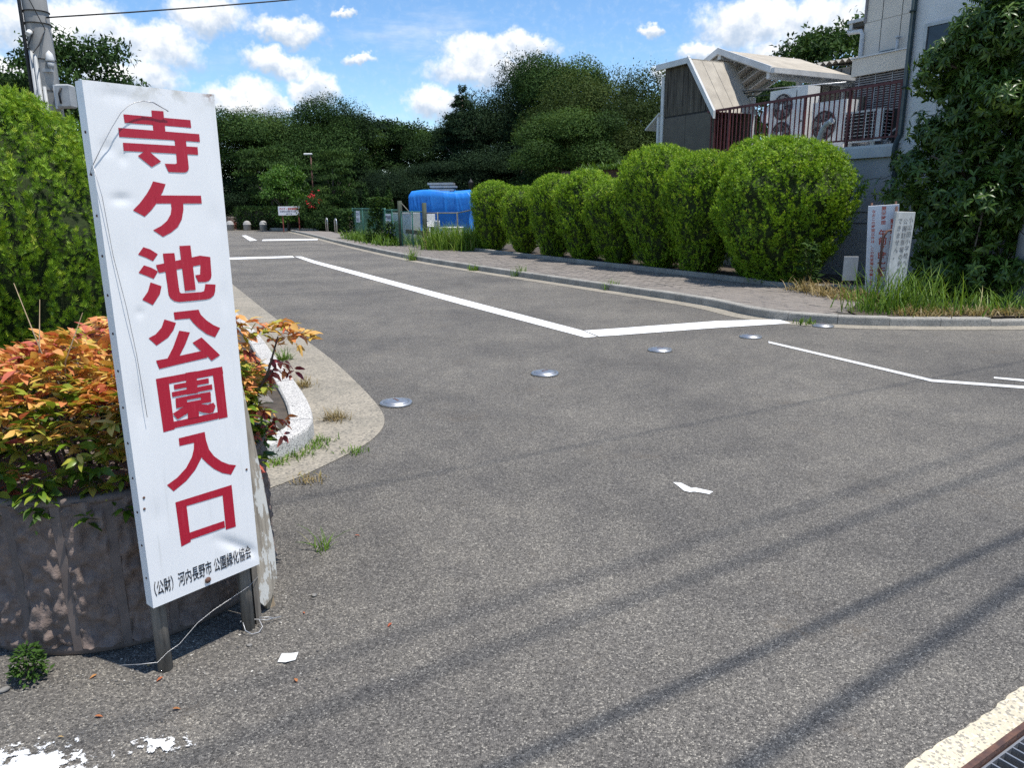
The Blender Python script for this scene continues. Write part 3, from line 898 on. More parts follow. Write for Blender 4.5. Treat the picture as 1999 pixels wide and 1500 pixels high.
# ------------------------------------------------------------------ the big sign
LETTERS = [
    [[(0.0987,1.4969),(0.2956,1.4964),(0.2959,1.4743),(0.0994,1.4742)],
     [(0.1796,1.5142),(0.2148,1.5146),(0.2142,1.4472),(0.1785,1.4447)],
     [(0.0798,1.4595),(0.3191,1.4576),(0.3189,1.4349),(0.0796,1.4354)],
     [(0.0873,1.4201),(0.3094,1.4195),(0.3088,1.3967),(0.0871,1.3980)],
     [(0.2391,1.4397),(0.2743,1.4398),(0.2745,1.3949),(0.2743,1.3567),(0.2710,1.3494),(0.2639,1.3444),(0.2547,1.3433),(0.2103,1.3436),(0.2009,1.3671),(0.2330,1.3673),(0.2378,1.3694),(0.2391,1.3742),(0.2396,1.3977)],
     [(0.1484,1.4008),(0.1579,1.4006),(0.1911,1.3727),(0.1612,1.3562),(0.1247,1.3859)]],
    [[(0.1603,1.3161),(0.1969,1.3086),(0.1851,1.2855),(0.1792,1.2772),(0.1617,1.2523),(0.1449,1.2335),(0.1235,1.2156),(0.0920,1.2343),(0.1136,1.2533),(0.1382,1.2813),(0.1512,1.3001)],
     [(0.1595,1.2762),(0.3044,1.2758),(0.3044,1.2524),(0.1617,1.2528)],
     [(0.2063,1.2620),(0.2455,1.2623),(0.2429,1.2332),(0.2349,1.2065),(0.2195,1.1836),(0.1973,1.1683),(0.1707,1.1562),(0.1433,1.1763),(0.1693,1.1882),(0.1884,1.2023),(0.2018,1.2214),(0.2065,1.2405)]],
    [[(0.1087,1.1286),(0.1273,1.1214),(0.1489,1.1060),(0.1319,1.0864),(0.1147,1.0969),(0.0908,1.1081)],
     [(0.1039,1.0760),(0.1248,1.0675),(0.1432,1.0554),(0.1277,1.0345),(0.0854,1.0556)],
     [(0.1168,1.0249),(0.1483,1.0109),(0.1407,0.9881),(0.1155,0.9572),(0.0863,0.9760),(0.1059,0.9985)],
     [(0.1391,1.0743),(0.2802,1.0942),(0.3139,1.0879),(0.3117,1.0301),(0.3086,1.0212),(0.3009,1.0140),(0.2895,1.0115),(0.2658,1.0128),(0.2578,1.0351),(0.2742,1.0360),(0.2786,1.0656),(0.1452,1.0504)],
     [(0.1640,1.1070),(0.1995,1.1066),(0.2012,1.0028),(0.2022,0.9876),(0.2070,0.9834),(0.2726,0.9814),(0.2811,0.9833),(0.2841,0.9908),(0.2880,1.0052),(0.3220,1.0006),(0.3185,0.9800),(0.3130,0.9674),(0.3009,0.9593),(0.2867,0.9568),(0.1976,0.9577),(0.1825,0.9622),(0.1719,0.9715),(0.1668,0.9832),(0.1667,1.0057)],
     [(0.2175,1.1269),(0.2527,1.1268),(0.2544,0.9899),(0.2195,0.9899)]],
    [[(0.1451,0.9103),(0.1796,0.8951),(0.1689,0.8740),(0.1499,0.8535),(0.1120,0.8340),(0.0908,0.8599),(0.1134,0.8686),(0.1330,0.8861)],
     [(0.1762,0.9283),(0.2566,0.9275),(0.2625,0.9104),(0.2798,0.8901),(0.3006,0.8730),(0.3228,0.8603),(0.3023,0.8326),(0.2754,0.8469),(0.2501,0.8700),(0.2355,0.8875),(0.2250,0.9038),(0.1767,0.9051)],
     [(0.1868,0.8698),(0.2204,0.8600),(0.2004,0.8232),(0.1736,0.7843),(0.1387,0.7873),(0.1618,0.8211)],
     [(0.1044,0.7890),(0.1376,0.7896),(0.2590,0.7960),(0.2705,0.7715),(0.1115,0.7618)],
     [(0.2565,0.8389),(0.3129,0.7721),(0.2820,0.7591),(0.2659,0.7816),(0.2456,0.8007),(0.2250,0.8262)]],
    [[(0.0973,0.7327),(0.1353,0.7330),(0.1363,0.5630),(0.1002,0.5621)],
     [(0.0973,0.7327),(0.3161,0.7334),(0.3176,0.7098),(0.0981,0.7102)],
     [(0.2808,0.7326),(0.3161,0.7334),(0.3172,0.5613),(0.2853,0.5615)],
     [(0.1350,0.5880),(0.2848,0.5855),(0.2840,0.5632),(0.1354,0.5670)],
     [(0.1909,0.7349),(0.2262,0.7340),(0.2244,0.6630),(0.1889,0.6647)],
     [(0.1496,0.7043),(0.2651,0.7041),(0.2649,0.6878),(0.1500,0.6889)],
     [(0.1406,0.6823),(0.2742,0.6819),(0.2746,0.6654),(0.1410,0.6664)],
     [(0.1501,0.6606),(0.2662,0.6588),(0.2669,0.6457),(0.1504,0.6486)],
     [(0.1501,0.6606),(0.1864,0.6598),(0.1849,0.6279),(0.1488,0.6290)],
     [(0.2332,0.6599),(0.2662,0.6588),(0.2656,0.6244),(0.2317,0.6261)],
     [(0.1822,0.6406),(0.2345,0.6392),(0.2344,0.6255),(0.1820,0.6258)],
     [(0.1686,0.6274),(0.2002,0.6300),(0.1811,0.6044),(0.1488,0.5928),(0.1352,0.6141)],
     [(0.1858,0.6358),(0.2210,0.6311),(0.2190,0.5850),(0.1824,0.5865)],
     [(0.2208,0.6284),(0.2520,0.6176),(0.2724,0.6208),(0.2783,0.6079),(0.2677,0.5885),(0.2547,0.5880),(0.2355,0.5950),(0.2183,0.6043)]],
    [[(0.1453,0.5310),(0.2326,0.5305),(0.2332,0.5033),(0.2251,0.4660),(0.2101,0.4447),(0.1871,0.4132),(0.1536,0.3852),(0.1091,0.3635),(0.0907,0.3900),(0.1257,0.4047),(0.1582,0.4285),(0.1807,0.4584),(0.1903,0.4837),(0.1932,0.5037),(0.1447,0.5053)],
     [(0.2288,0.5303),(0.2326,0.5305),(0.2343,0.5002),(0.2410,0.4674),(0.2557,0.4407),(0.2796,0.4154),(0.3049,0.3981),(0.3299,0.3881),(0.3082,0.3605),(0.2786,0.3751),(0.2513,0.3975),(0.2306,0.4220),(0.2144,0.4450),(0.2099,0.4701)]],
    [[(0.1103,0.3254),(0.1447,0.3234),(0.1447,0.1762),(0.1118,0.1713)],
     [(0.1103,0.3254),(0.3063,0.3244),(0.3066,0.2967),(0.1119,0.3025)],
     [(0.2706,0.3243),(0.3063,0.3244),(0.3061,0.1719),(0.2693,0.1736)],
     [(0.1431,0.2087),(0.2665,0.2071),(0.2672,0.1828),(0.1433,0.1840)]],
]
SIGN_W, SIGN_H, SIGN_D = .381, 1.577, .045
sx, sy = Vector((-1.147, 2.131, 0)), Vector((-.907, 2.427, 0))
sdir = (sy - sx).normalized()
sign = thing('entrance_sign', 'tall white metal signboard with red characters standing against the planter', 'sign', (sx.x, sx.y, 0), None, math.atan2(sdir.y, sdir.x))
SZ0 = .259     # board bottom above the ground; local x along the board, -y is the face
DENTS = [(.044, 1.403, .018, .018, .003), (.083, 1.378, .010, .016, .003), (.063, 1.265, .024, .012, .004), (.075, .938, .008, .012, .003), (.345, 1.20, .02, .04, .0015),
         (.045, .65, .025, .07, .003), (.35, .50, .015, .06, .002), (.05, .30, .025, .05, .002), (.35, .95, .015, .05, .002), (.05, 1.08, .022, .07, .002), (.09, 1.545, .05, .018, .002)]


def dent(x, z):
    d = 0.0
    for (a, b, rx, rz_, amp) in DENTS:
        d += amp * math.exp(-((x - a) / rx) ** 2 - ((z - b) / rz_) ** 2)
    # the bent lower right corner: a crease running from under the last character to the bottom edge
    t_ = (x - .235) * .62 + (z - .155) * .78
    s_ = (x - .235) * .78 - (z - .155) * .62
    if s_ > -.02:
        k = min(1, max(0, (s_ + .02) / .08))
        d += k * (.0065 * math.exp(-(t_ / .016) ** 2) - .0 * math.exp(-((t_ - .035) / .02) ** 2))
    d += .0004 * math.sin(x * 31 + z * 7) * math.sin(z * 9)
    return d


m = MB()
NX, NZ = 44, 170
for j in range(NZ + 1):
    for i in range(NX + 1):
        x, z = SIGN_W * i / NX, SIGN_H * j / NZ
        e = min(i, NX - i, j, NZ - j)
        k = min(1.0, e / 3.0) if j > 4 else min(1.0, min(i, NX - i) / 3.0)
        m.v.append((x, dent(x, z) * k, z))
for j in range(NZ):
    for i in range(NX):
        a = j * (NX + 1) + i
        m.f.append((a, a + 1, a + NX + 2, a + NX + 1)); m.smooth.append(True)
b = len(m.v)
bow = .0008
m.add([(0, 0, 0), (0, 0, SIGN_H), (0, SIGN_D, SIGN_H), (0, SIGN_D, 0)], [(0, 1, 2, 3)])
m.add([(SIGN_W, 0, 0), (SIGN_W, 0, SIGN_H), (SIGN_W, SIGN_D, SIGN_H), (SIGN_W, SIGN_D, 0)], [(3, 2, 1, 0)])
m.add([(0, 0, SIGN_H), (SIGN_W, 0, SIGN_H), (SIGN_W, SIGN_D, SIGN_H), (0, SIGN_D, SIGN_H)], [(0, 1, 2, 3)])
board = part('board', m, M['sign_white'], sign)
board.location = (0, 0, SZ0)
m = MB()
m.box((SIGN_W / 2, .03, SIGN_H / 2 + .01), (SIGN_W - .012, .02, SIGN_H - .03))
o = part('backing_frame', m, M['post_wood'], sign); o.location = (0, 0, SZ0)
# red characters: one object each, every stroke a strip of film laid over the one before
for ci, strokes in enumerate(LETTERS):
    m = MB()
    for si, st in enumerate(strokes):
        y = -.0008 - .00012 * si
        poly = st
        area = sum(p[0] * q[1] - q[0] * p[1] for p, q in zip(poly, poly[1:] + poly[:1]))
        if area < 0:
            poly = poly[::-1]
        m.add([(p[0], y + min(0.0, dent(*p)) , p[1]) for p in poly], [tuple(range(len(poly)))])
    o = part('letter', m, M['sign_red'], sign); o.location = (0, 0, SZ0)


def text_mesh(body, size, mat, parent, loc, rot=(0, 0, 0), sx=1.0, sy=1.0, bold=0.0, vertical=False, align='LEFT', name='lettering', gap=1.06):
    cu = bpy.data.curves.new(name, 'FONT')
    cu.body = '\n'.join(body) if vertical else body
    cu.size = size
    cu.align_x = 'CENTER' if vertical else align
    cu.space_line = gap if vertical else 1.0
    cu.offset = bold
    cu.resolution_u = 2
    tmp = bpy.data.objects.new('tmp', cu)
    COL.objects.link(tmp)
    dg = bpy.context.evaluated_depsgraph_get()
    me = bpy.data.meshes.new_from_object(tmp.evaluated_get(dg))
    bpy.data.objects.remove(tmp)
    bpy.data.curves.remove(cu)
    me.name = name
    me.materials.clear()
    o = link(name, me, mat, parent, loc)
    o.rotation_euler = rot
    o.scale = (sx, sy, 1)
    return o


TXT = text_mesh('（公財）河内長野市 公園緑化協会', .05, M['sign_black'], sign, (.006, -.0013, SZ0 + .042), (rad(90), 0, 0), bold=.0005)
bb = [v.co.x for v in TXT.data.vertices]
TXT.scale = (.343 / (max(bb) - min(bb)), 1.06, 1)
TXT.location.x = .010 - min(bb) * TXT.scale[0]
m = MB(); m.lathe([(.0001, .006), (.006, .005), (.0105, .001), (.011, 0)][::-1], seg=16)
o = part('bolt', m, M['rust'], sign); o.rotation_euler = (rad(90), 0, 0); o.location = (.186, -.003, SZ0 + .021)
scr = MB(); scr.lathe([(.0042, 0), (.0035, .0015), (.0001, .002)], seg=10)
scr = scr.mesh('screw')
for (x, z) in ((.016, .372), (.013, .336), (.367, .362)):
    o = link('screw', scr, M['rust'], sign, (x, -.0005, SZ0 + z)); o.rotation_euler = (rad(90), 0, 0)
for k in range(13):
    o = link('screw', scr, M['rust'], sign, (-.0005, .02, SZ0 + .1 + k * .112)); o.rotation_euler = (0, rad(-90), 0)
# posts
for x, name_w in ((.035, .047), (.345, .045)):
    m = MB()
    m.tube([(x, .052, -.05), (x, .05, .2), (x + .002, .05, 1.75)], [name_w / 2, name_w / 2, name_w / 2 * .95], 10)
    part('post', m, M['post_wood'], sign)
m = MB()
m.box((.388, .075, .32), (.022, .05, .66)); part('side_batten', m, M['post_wood'], sign)
# wires
m = MB()
w1 = [(-.002, -.004, 1.357), (.024, -.010, 1.405), (.055, -.013, 1.455), (.086, -.015, 1.499), (.11, -.015, 1.520), (.13, -.015, 1.530), (.152, -.015, 1.536), (.181, -.014, 1.534), (.206, -.012, 1.523), (.216, -.011, 1.519), (.225, -.009, 1.514)]
m.tube([(p[0], p[1], p[2] + SZ0) for p in w1], .0011, 6)
m.tube([(p[0] * 1.0 + .001 * math.sin(i * 2.1), p[1] + .001 * math.cos(i * 2.1), p[2] + SZ0 + .0008) for i, p in enumerate(w1[6:])], .0011, 6)
m.tube([(-.0045, .02, 1.33 + SZ0), (-.003, -.001, 1.357 + SZ0)], .0011, 6)
part('tie_wire', m, M['wire'], sign)
m = MB()
w2 = [(-.003, 1.353), (.008, 1.271), (.018, 1.109), (.034, .961), (.047, .822), (.053, .623)]
m.tube([(x, -.006 - .004 * (i % 2), z + SZ0) for i, (x, z) in enumerate(w2)], .0009, 6)
part('shadow_wire', m, M['wire'], sign)  # wire geometry stands in for a soft shadow line across the face
m = MB()
m.tube([(-.10, .07, .078), (-.05, .03, .072), (-.01, .0, .070), (.035, .022, .075), (.075, .02, .085), (.15, .03, .125), (.21, .03, .145), (.28, .03, .16), (.345, .024, .178), (.40, .05, .185)], .0010, 6)
part('low_wire', m, M['wire'], sign)
m = MB()
m.tube([(.315, .035, .045), (.312, .018, .02), (.325, .0, .006), (.35, -.006, .004), (.372, .004, .012), (.376, .03, .03), (.34, .078, .03), (.315, .05, .042)], .0017, 6)
m.tube([(.376, .03, .03), (.40, .02, .02), (.43, .018, .014), (.455, .01, .012)], .0016, 6)
m.tube([(.380, .035, .034), (.41, .028, .024), (.425, .012, .02)], .0016, 6)
part('wire_loop', m, M['wire'], sign)

# the peeling board propped beside the sign
old = thing('weathered_board', 'weathered plank with peeling white paint propped behind the right side of the sign', 'board', (-.962, 2.505, 0), None, rad(50))
m = MB()
prof = [(0, .10), (.008, .07), (.035, .03), (.066, .05), (.100, .12), (.106, .25), (.096, .5), (.06, .95), (.03, 1.2), (0, 1.2)]
m.add([(x, 0, z) for x, z in prof] + [(x, .022, z) for x, z in prof], [tuple(range(len(prof)))] + [tuple(range(2 * len(prof) - 1, len(prof) - 1, -1))] + [(i, i + len(prof), (i + 1) % len(prof) + len(prof), (i + 1) % len(prof)) for i in range(len(prof))])
o = part('plank', m, M['old_board'], old); o.rotation_euler = (rad(-2), rad(-1.2), 0)
m = MB(); m.box((.072, .038, .14), (.035, .03, .30)); o = part('stake', m, M['fresh_wood'], old); o.rotation_euler = (0, rad(-4), 0)

# ------------------------------------------------------------------ planter with nandina
PC, PR, PH = Vector((-1.575, 2.81, 0)), .555, .565
planter = thing('round_planter', 'round brown planter with rough panels and upright ribs behind the sign', 'planter', (PC.x, PC.y, 0))
prng = np.random.default_rng(3)
SEG, ROWS = 480, 56
grid = prng.normal(size=(ROWS + 9, SEG))


def blur(a, n):
    for _ in range(n):
        a = (np.roll(a, 1, 1) + a * 2 + np.roll(a, -1, 1)) / 4
        a[1:-1] = (a[:-2] + a[1:-1] * 2 + a[2:]) / 4
    return a


g1 = blur(grid.copy(), 2); g1 /= g1.std()
g2 = blur(prng.normal(size=grid.shape), 14); g2 /= g2.std()
rough_h = (np.clip(g1, -1.6, 2.4) * .0062 + g2 * .0050)
NR = 22
m = MB()
for j in range(ROWS + 1):
    z = .035 + (PH - .035) * j / ROWS
    for i in range(SEG):
        a = 2 * math.pi * i / SEG
        ph = (i / SEG * NR) % 1.0
        k = min(1.0, max(0.0, (min(ph, 1 - ph) - .07) / .05))
        r = PR - .012 + .012 * (j / ROWS) + (float(rough_h[j, i]) + .007) * k
        m.v.append((r * math.cos(a), r * math.sin(a), z))
for j in range(ROWS):
    for i in range(SEG):
        m.f.append((j * SEG + i, j * SEG + (i + 1) % SEG, (j + 1) * SEG + (i + 1) % SEG, (j + 1) * SEG + i)); m.smooth.append(True)
part('body', m, M['planter'], planter)
for k in range(NR):
    a = 2 * math.pi * k / NR
    m = MB()
    prof = [(-.019, -.004), (-.014, .004), (.014, .004), (.019, -.004)]
    rings = []
    for z in (.02, .3, PH + .002):
        rr = PR - .012 + .012 * z / PH
        rings.append([((rr + d) * math.cos(a) - t_ * math.sin(a), (rr + d) * math.sin(a) + t_ * math.cos(a), z) for t_, d in prof])
    vs_ = [p for r in rings for p in r]
    m.add(vs_, [(i * 4 + j, i * 4 + j + 1, i * 4 + 5 + j, i * 4 + 4 + j) for i in range(2) for j in range(3)])
    part('rib', m, M['planter_rib'], planter)
m = MB()
m.lathe([(PR - .03, 0), (PR - .012, .004), (PR - .012, .03), (PR - .02, .04)], seg=96)
part('base_ring', m, M['planter_rib'], planter)
m = MB()
m.lathe([(PR + .004, PH - .012), (PR + .008, PH), (PR + .004, PH + .012), (PR - .05, PH + .012), (PR - .055, PH - .05)], seg=96)
part('rim', m, M['planter_rib'], planter)
m = MB(); m.lathe([(PR - .052, PH - .05), (.3, PH - .03), (.001, PH - .02)], seg=48); part('soil', m, M['soil'], planter)

nand = thing('nandina_shrub', 'nandina with orange, red and green leaves filling the round planter', 'shrub', (PC.x, PC.y, PH - .03))


def leaflets(centres, outs, size, count=5, tint=None, spread=.75, tmpl=LEAF8):
    """umbrella-like groups of leaflets"""
    n = len(centres)
    P_, Y_, U_, S_, T_ = [], [], [], [], []
    o_ = norm(outs)
    side = norm(np.cross(o_, np.array([0, 0, 1.0]) + RNG.normal(size=(n, 3)) * .1))
    up = np.cross(side, o_)
    for k in range(count):
        a = (k - (count - 1) / 2) * spread + RNG.normal(size=n) * .22
        d = o_ * np.cos(a)[:, None] + side * np.sin(a)[:, None] + up * (RNG.normal(size=n) * .18 - .08)[:, None]
        P_.append(centres + RNG.normal(size=(n, 3)) * size * .12)
        Y_.append(d); U_.append(up + RNG.normal(size=(n, 3)) * .3)
        S_.append(size * RNG.uniform(.65, 1.2, n))
        T_.append(np.clip((tint if tint is not None else np.full(n, .5)) + RNG.normal(size=n) * .08, 0, 1))
    pos, y, u_, s, t_ = map(np.concatenate, (P_, Y_, U_, S_, T_))
    return scatter(*tmpl, pos, frames(y, u_), s, t_)


# dome of foliage: leaf groups close over the stems, oldest and greenest lowest
n = 1800
th = RNG.uniform(0, 2 * math.pi, n)
rr = np.sqrt(RNG.uniform(0, 1, n))
dome_h = (.47 + .05 * np.sin(th * 3 + 1) + .03 * np.sin(th * 7)) * np.sqrt(np.clip(1 - .72 * rr ** 3, 0, 1))
zz = dome_h * RNG.uniform(.35, 1.0, n) ** .33
spill = RNG.uniform(0, 1, n) < .5
R_ = .57 * rr
R_[spill] = RNG.uniform(.40, .585, spill.sum())
zz[spill] = RNG.uniform(-.03, .34, spill.sum())
cen = np.stack([R_ * np.cos(th), R_ * np.sin(th), zz], 1)
out = np.stack([np.cos(th) * (.35 + rr), np.sin(th) * (.35 + rr), .5 - .8 * rr * (zz < .2)], 1) + RNG.normal(size=(n, 3)) * .25
tint = np.clip(.08 + .58 * np.clip(zz / .42, 0, 1) ** 1.2 + RNG.normal(size=n) * .14, 0, .97)
hot = RNG.uniform(0, 1, n) < .13
tint[hot] = RNG.uniform(.6, .92, hot.sum())
P_ = [leaflets(cen, out, .061, 5, tint)]
# branch reaching out to the right of the sign
bc = np.array([(.60, .00, .50), (.66, -.02, .53), (.70, .00, .52), (.74, .0, .50), (.56, .0, .46), (.63, .05, .48), (.69, .04, .47), (.77, .02, .46), (.53, .02, .53)])
bc = np.repeat(bc, 4, 0) + RNG.normal(size=(36, 3)) * .02
P_.append(leaflets(bc, np.stack([np.full(36, .8), RNG.normal(size=36) * .5, RNG.normal(size=36) * .4 + .15], 1), .058, 4, RNG.uniform(.42, .75, 36)))
bc2 = np.array([(.60, .0, .40), (.66, .0, .38), (.70, .02, .35), (.62, .02, .30), (.60, -.02, .12), (.63, .0, .16), (.58, .0, .22), (.64, .02, .10)])
bc2 = np.repeat(bc2, 3, 0) + RNG.normal(size=(24, 3)) * .022
P_.append(leaflets(bc2, np.stack([np.full(24, .5), RNG.normal(size=24) * .5, -.5 + RNG.normal(size=24) * .3], 1), .05, 4, RNG.uniform(.8, 1.0, 24)))
bc3 = np.array([(.50, -.02, .44), (.53, -.02, .38), (.55, -.04, .30), (.56, -.02, .22), (.52, 0, .34), (.56, 0, .28), (.52, -.05, .25)])
bc3 = np.repeat(bc3, 6, 0) + RNG.normal(size=(42, 3)) * .028
P_.append(leaflets(bc3, np.stack([np.full(42, .8), -.4 + RNG.normal(size=42) * .4, RNG.normal(size=42) * .4], 1), .055, 5, RNG.uniform(.2, .75, 42)))
bc4 = np.array([(.535, -.14, .02), (.56, -.13, -.02), (.55, -.15, -.05)])
bc4 = np.repeat(bc4, 2, 0) + RNG.normal(size=(6, 3)) * .012
P_.append(leaflets(bc4, np.stack([np.full(6, 1.0), np.full(6, -.3), RNG.normal(size=6) * .3], 1), .062, 4, RNG.uniform(.6, .95, 6)))
v_, f_, t_ = merge(P_)
me = arrays_mesh('leaves', v_, f_, t_, True)
o = link('leaves', me, M['nandina'], nand); o['kind'] = 'stuff'
m = MB()
for k in range(46):
    a, q = random.uniform(0, 6.28), math.sqrt(random.random())
    p0 = (.3 * q * math.cos(a), .3 * q * math.sin(a), -.02)
    p2 = (.5 * q * math.cos(a), .5 * q * math.sin(a), .42 * (1 - .6 * q * q))
    m.tube([p0, ((p0[0] + p2[0]) / 2 * .9, (p0[1] + p2[1]) / 2 * .9, p2[2] * .55), p2], [.006, .005, .003], 5)
m.tube([(.3, 0, .0), (.45, .0, .12), (.56, .0, .22), (.63, .0, .34), (.68, .0, .48)], [.007, .007, .006, .005, .003], 6)
m.tube([(.60, 0, .29), (.66, .0, .36)], [.004, .002], 5)
part('stems', m, M['bark'], nand)
m = MB()
for (x, y, h, lean) in ((-.10, -.25, .66, .05), (-.02, -.28, .72, -.09), (.0, -.3, .62, .12)):
    m.tube([(x, y, .2), (x + lean * .3, y, .45), (x + lean, y, h)], [.003, .0025, .001], 5)
part('dry_stalk', m, M['fresh_wood'], nand)


# ------------------------------------------------------------------ clipped conifers
def thuja_mesh(name, prof, height, rmax, n, size, seed, lumps=40, lump_amp=.10, width_noise=.05, yellow=.0, tmpl=SPRAY):
    """plumes standing all over a rounded body; prof gives the radius over the height (both 0..1)"""
    g = np.random.default_rng(seed)
    lz = g.uniform(.05, 1, lumps); lt = g.uniform(0, 2 * math.pi, lumps)
    la = g.uniform(-.5, 1.0, lumps) * lump_amp; lr = g.uniform(.08, .28, lumps)
    px, py = np.array([p[0] for p in prof]), np.array([p[1] for p in prof])

    def radius(tz, th_):
        r = np.interp(tz, px, py) * rmax
        b_ = np.zeros_like(r)
        for a, b, c, d in zip(lz, lt, la, lr):
            dth = np.abs((th_ - b + math.pi) % (2 * math.pi) - math.pi) * rmax
            b_ += c * np.exp(-(dth ** 2 + ((tz - a) * height) ** 2) / (d * rmax) ** 2)
        return r * (1 + width_noise * np.sin(3 * th_ + seed)) + b_ * rmax * np.clip(np.interp(tz, px, py) * 2.5, 0, 1)
    # choose heights in proportion to the surface there
    zs = np.linspace(0, 1, 200)
    dr = np.gradient(np.interp(zs, px, py) * rmax, zs * height)
    w_ = np.interp(zs, px, py) * np.sqrt(1 + dr ** 2) * np.where(zs > .72, 1.5, 1.0) + .02
    cdf = np.cumsum(w_) / w_.sum()
    per = 16
    nt = n // per
    tz0 = np.interp(g.uniform(0, 1, nt), cdf, zs)
    th0 = g.uniform(0, 2 * math.pi, nt)
    R0_ = radius(tz0, th0) * g.uniform(.90, 1.05, nt)
    e = .02
    slope = (np.interp(np.clip(tz0 + e, 0, 1), px, py) - np.interp(np.clip(tz0 - e, 0, 1), px, py)) * rmax / (2 * e * height)
    nrm0 = norm(np.stack([np.cos(th0), np.sin(th0), -np.clip(slope, -4, 4)], 1))
    d0 = norm(nrm0 * .62 + np.array([0, 0, .9]) + g.normal(size=(nt, 3)) * .2)
    tip = np.stack([R0_ * np.cos(th0), R0_ * np.sin(th0), tz0 * height], 1)
    tl = size * 3.2 * g.uniform(.7, 1.4, nt)
    k_ = np.repeat(np.arange(nt), per)
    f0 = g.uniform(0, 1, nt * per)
    pos = tip[k_] - d0[k_] * (tl[k_] * (1 - f0))[:, None] + g.normal(size=(nt * per, 3)) * (size * .46 * (1.15 - f0))[:, None]
    topn = np.clip(nrm0[k_, 2:3], 0, 1)
    d = norm(d0[k_] * (1 - .55 * topn) + g.normal(size=(nt * per, 3)) * (.33 + .5 * topn))
    up = norm(nrm0[k_] + g.normal(size=(nt * per, 3)) * .8)
    ttint = .45 + g.normal(size=nt) * .13 + yellow
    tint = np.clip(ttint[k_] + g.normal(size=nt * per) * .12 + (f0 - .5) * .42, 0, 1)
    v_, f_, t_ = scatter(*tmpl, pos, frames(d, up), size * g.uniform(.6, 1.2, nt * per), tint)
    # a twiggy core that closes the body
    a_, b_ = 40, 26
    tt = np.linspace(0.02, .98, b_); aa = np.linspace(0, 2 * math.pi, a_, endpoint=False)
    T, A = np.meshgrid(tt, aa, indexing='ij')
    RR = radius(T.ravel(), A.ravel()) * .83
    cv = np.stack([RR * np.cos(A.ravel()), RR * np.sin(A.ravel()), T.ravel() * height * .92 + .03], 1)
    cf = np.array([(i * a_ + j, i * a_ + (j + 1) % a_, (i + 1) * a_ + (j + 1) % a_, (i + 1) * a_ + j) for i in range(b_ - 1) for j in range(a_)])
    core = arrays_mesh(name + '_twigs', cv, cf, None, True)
    return arrays_mesh(name, v_, f_, t_), core


def trunk_mesh(h=.5, r=.06, n=3):
    m_ = MB()
    for k in range(n):
        a = 2.1 * k
        m_.tube([(r * .7 * math.cos(a), r * .7 * math.sin(a), -.05), (r * 1.2 * math.cos(a), r * 1.2 * math.sin(a), h * .5), (r * 2.2 * math.cos(a), r * 2.2 * math.sin(a), h)], [r, r * .8, r * .6], 7)
    return m_.mesh('trunk')


EGG = [(0, .20), (.06, .42), (.18, .62), (.36, .80), (.56, .95), (.70, 1.0), (.83, .92), (.92, .70), (.98, .38), (1, .06)]
BALL = [(0, .28), (.06, .48), (.16, .68), (.32, .88), (.50, 1.0), (.64, .99), (.8, .86), (.9, .66), (.97, .36), (1, .06)]
TALL = [(0, .3), (.06, .55), (.15, .75), (.3, .92), (.5, 1.0), (.65, .95), (.8, .78), (.9, .55), (.97, .28), (1, .05)]
bush_trunk = trunk_mesh()


def bush(name, me, mat, loc, sc, rz, label, group, cat='shrub'):
    t_ = thing(name, label, cat, loc, group, rz)
    o_ = link('foliage', me[0], M[mat], t_); o_.scale = sc
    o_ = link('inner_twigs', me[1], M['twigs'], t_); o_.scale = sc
    link('trunk', bush_trunk, M['bark'], t_)
    return t_


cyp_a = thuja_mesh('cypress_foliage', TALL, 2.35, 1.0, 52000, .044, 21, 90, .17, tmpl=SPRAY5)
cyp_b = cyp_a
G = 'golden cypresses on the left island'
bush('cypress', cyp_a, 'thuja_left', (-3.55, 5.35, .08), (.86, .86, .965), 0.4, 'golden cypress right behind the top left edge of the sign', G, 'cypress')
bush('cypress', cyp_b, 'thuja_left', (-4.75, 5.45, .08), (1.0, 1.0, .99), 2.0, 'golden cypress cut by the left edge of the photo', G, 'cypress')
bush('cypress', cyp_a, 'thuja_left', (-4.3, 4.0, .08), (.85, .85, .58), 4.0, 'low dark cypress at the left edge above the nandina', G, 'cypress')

# hedge of clipped thujas on the right
hedge_meshes = [thuja_mesh('thuja_foliage', BALL, 2.62, 1.15, 46000, .062, 31, 120, .17), thuja_mesh('thuja_foliage_b', EGG, 2.6, 1.0, 36000, .062, 32, 100, .17), thuja_mesh('thuja_foliage_c', EGG, 2.3, .8, 24000, .062, 33, 90, .17)]
HB = [(21.1, 2.23, 0.74, 2, 'clipped thuja at the far end of the hedge beside the wire fence'),
      (19.2, 2.03, 0.66, 2, 'second clipped thuja from the wire fence, lower than its neighbours'),
      (17.4, 2.3, 0.74, 1, 'third clipped thuja from the wire fence'),
      (15.95, 2.34, 0.82, 2, 'fourth clipped thuja from the wire fence'),
      (14.7, 2.1, 0.76, 1, 'low middle thuja just before the taller half of the hedge'),
      (13.1, 2.74, 0.92, 1, 'tall clipped thuja standing in front of the terrace shed'),
      (11.65, 2.52, 0.88, 1, 'yellowish thuja third from the right end of the hedge'),
      (10.55, 2.7, 0.8, 2, 'thuja half hidden behind the largest round one'),
      (9.72, 2.63, 1.15, 0, 'largest round thuja at the near end of the hedge')]
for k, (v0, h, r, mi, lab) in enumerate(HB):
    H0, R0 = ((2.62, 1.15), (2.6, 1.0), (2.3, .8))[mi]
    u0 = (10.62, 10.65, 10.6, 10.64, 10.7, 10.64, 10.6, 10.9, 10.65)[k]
    bush('thuja_bush', hedge_meshes[mi], 'thuja', uv(u0, v0, .1), (r / R0, r / R0, (h - .1) / H0), k * 1.7, lab, 'clipped thujas in the right hedge')

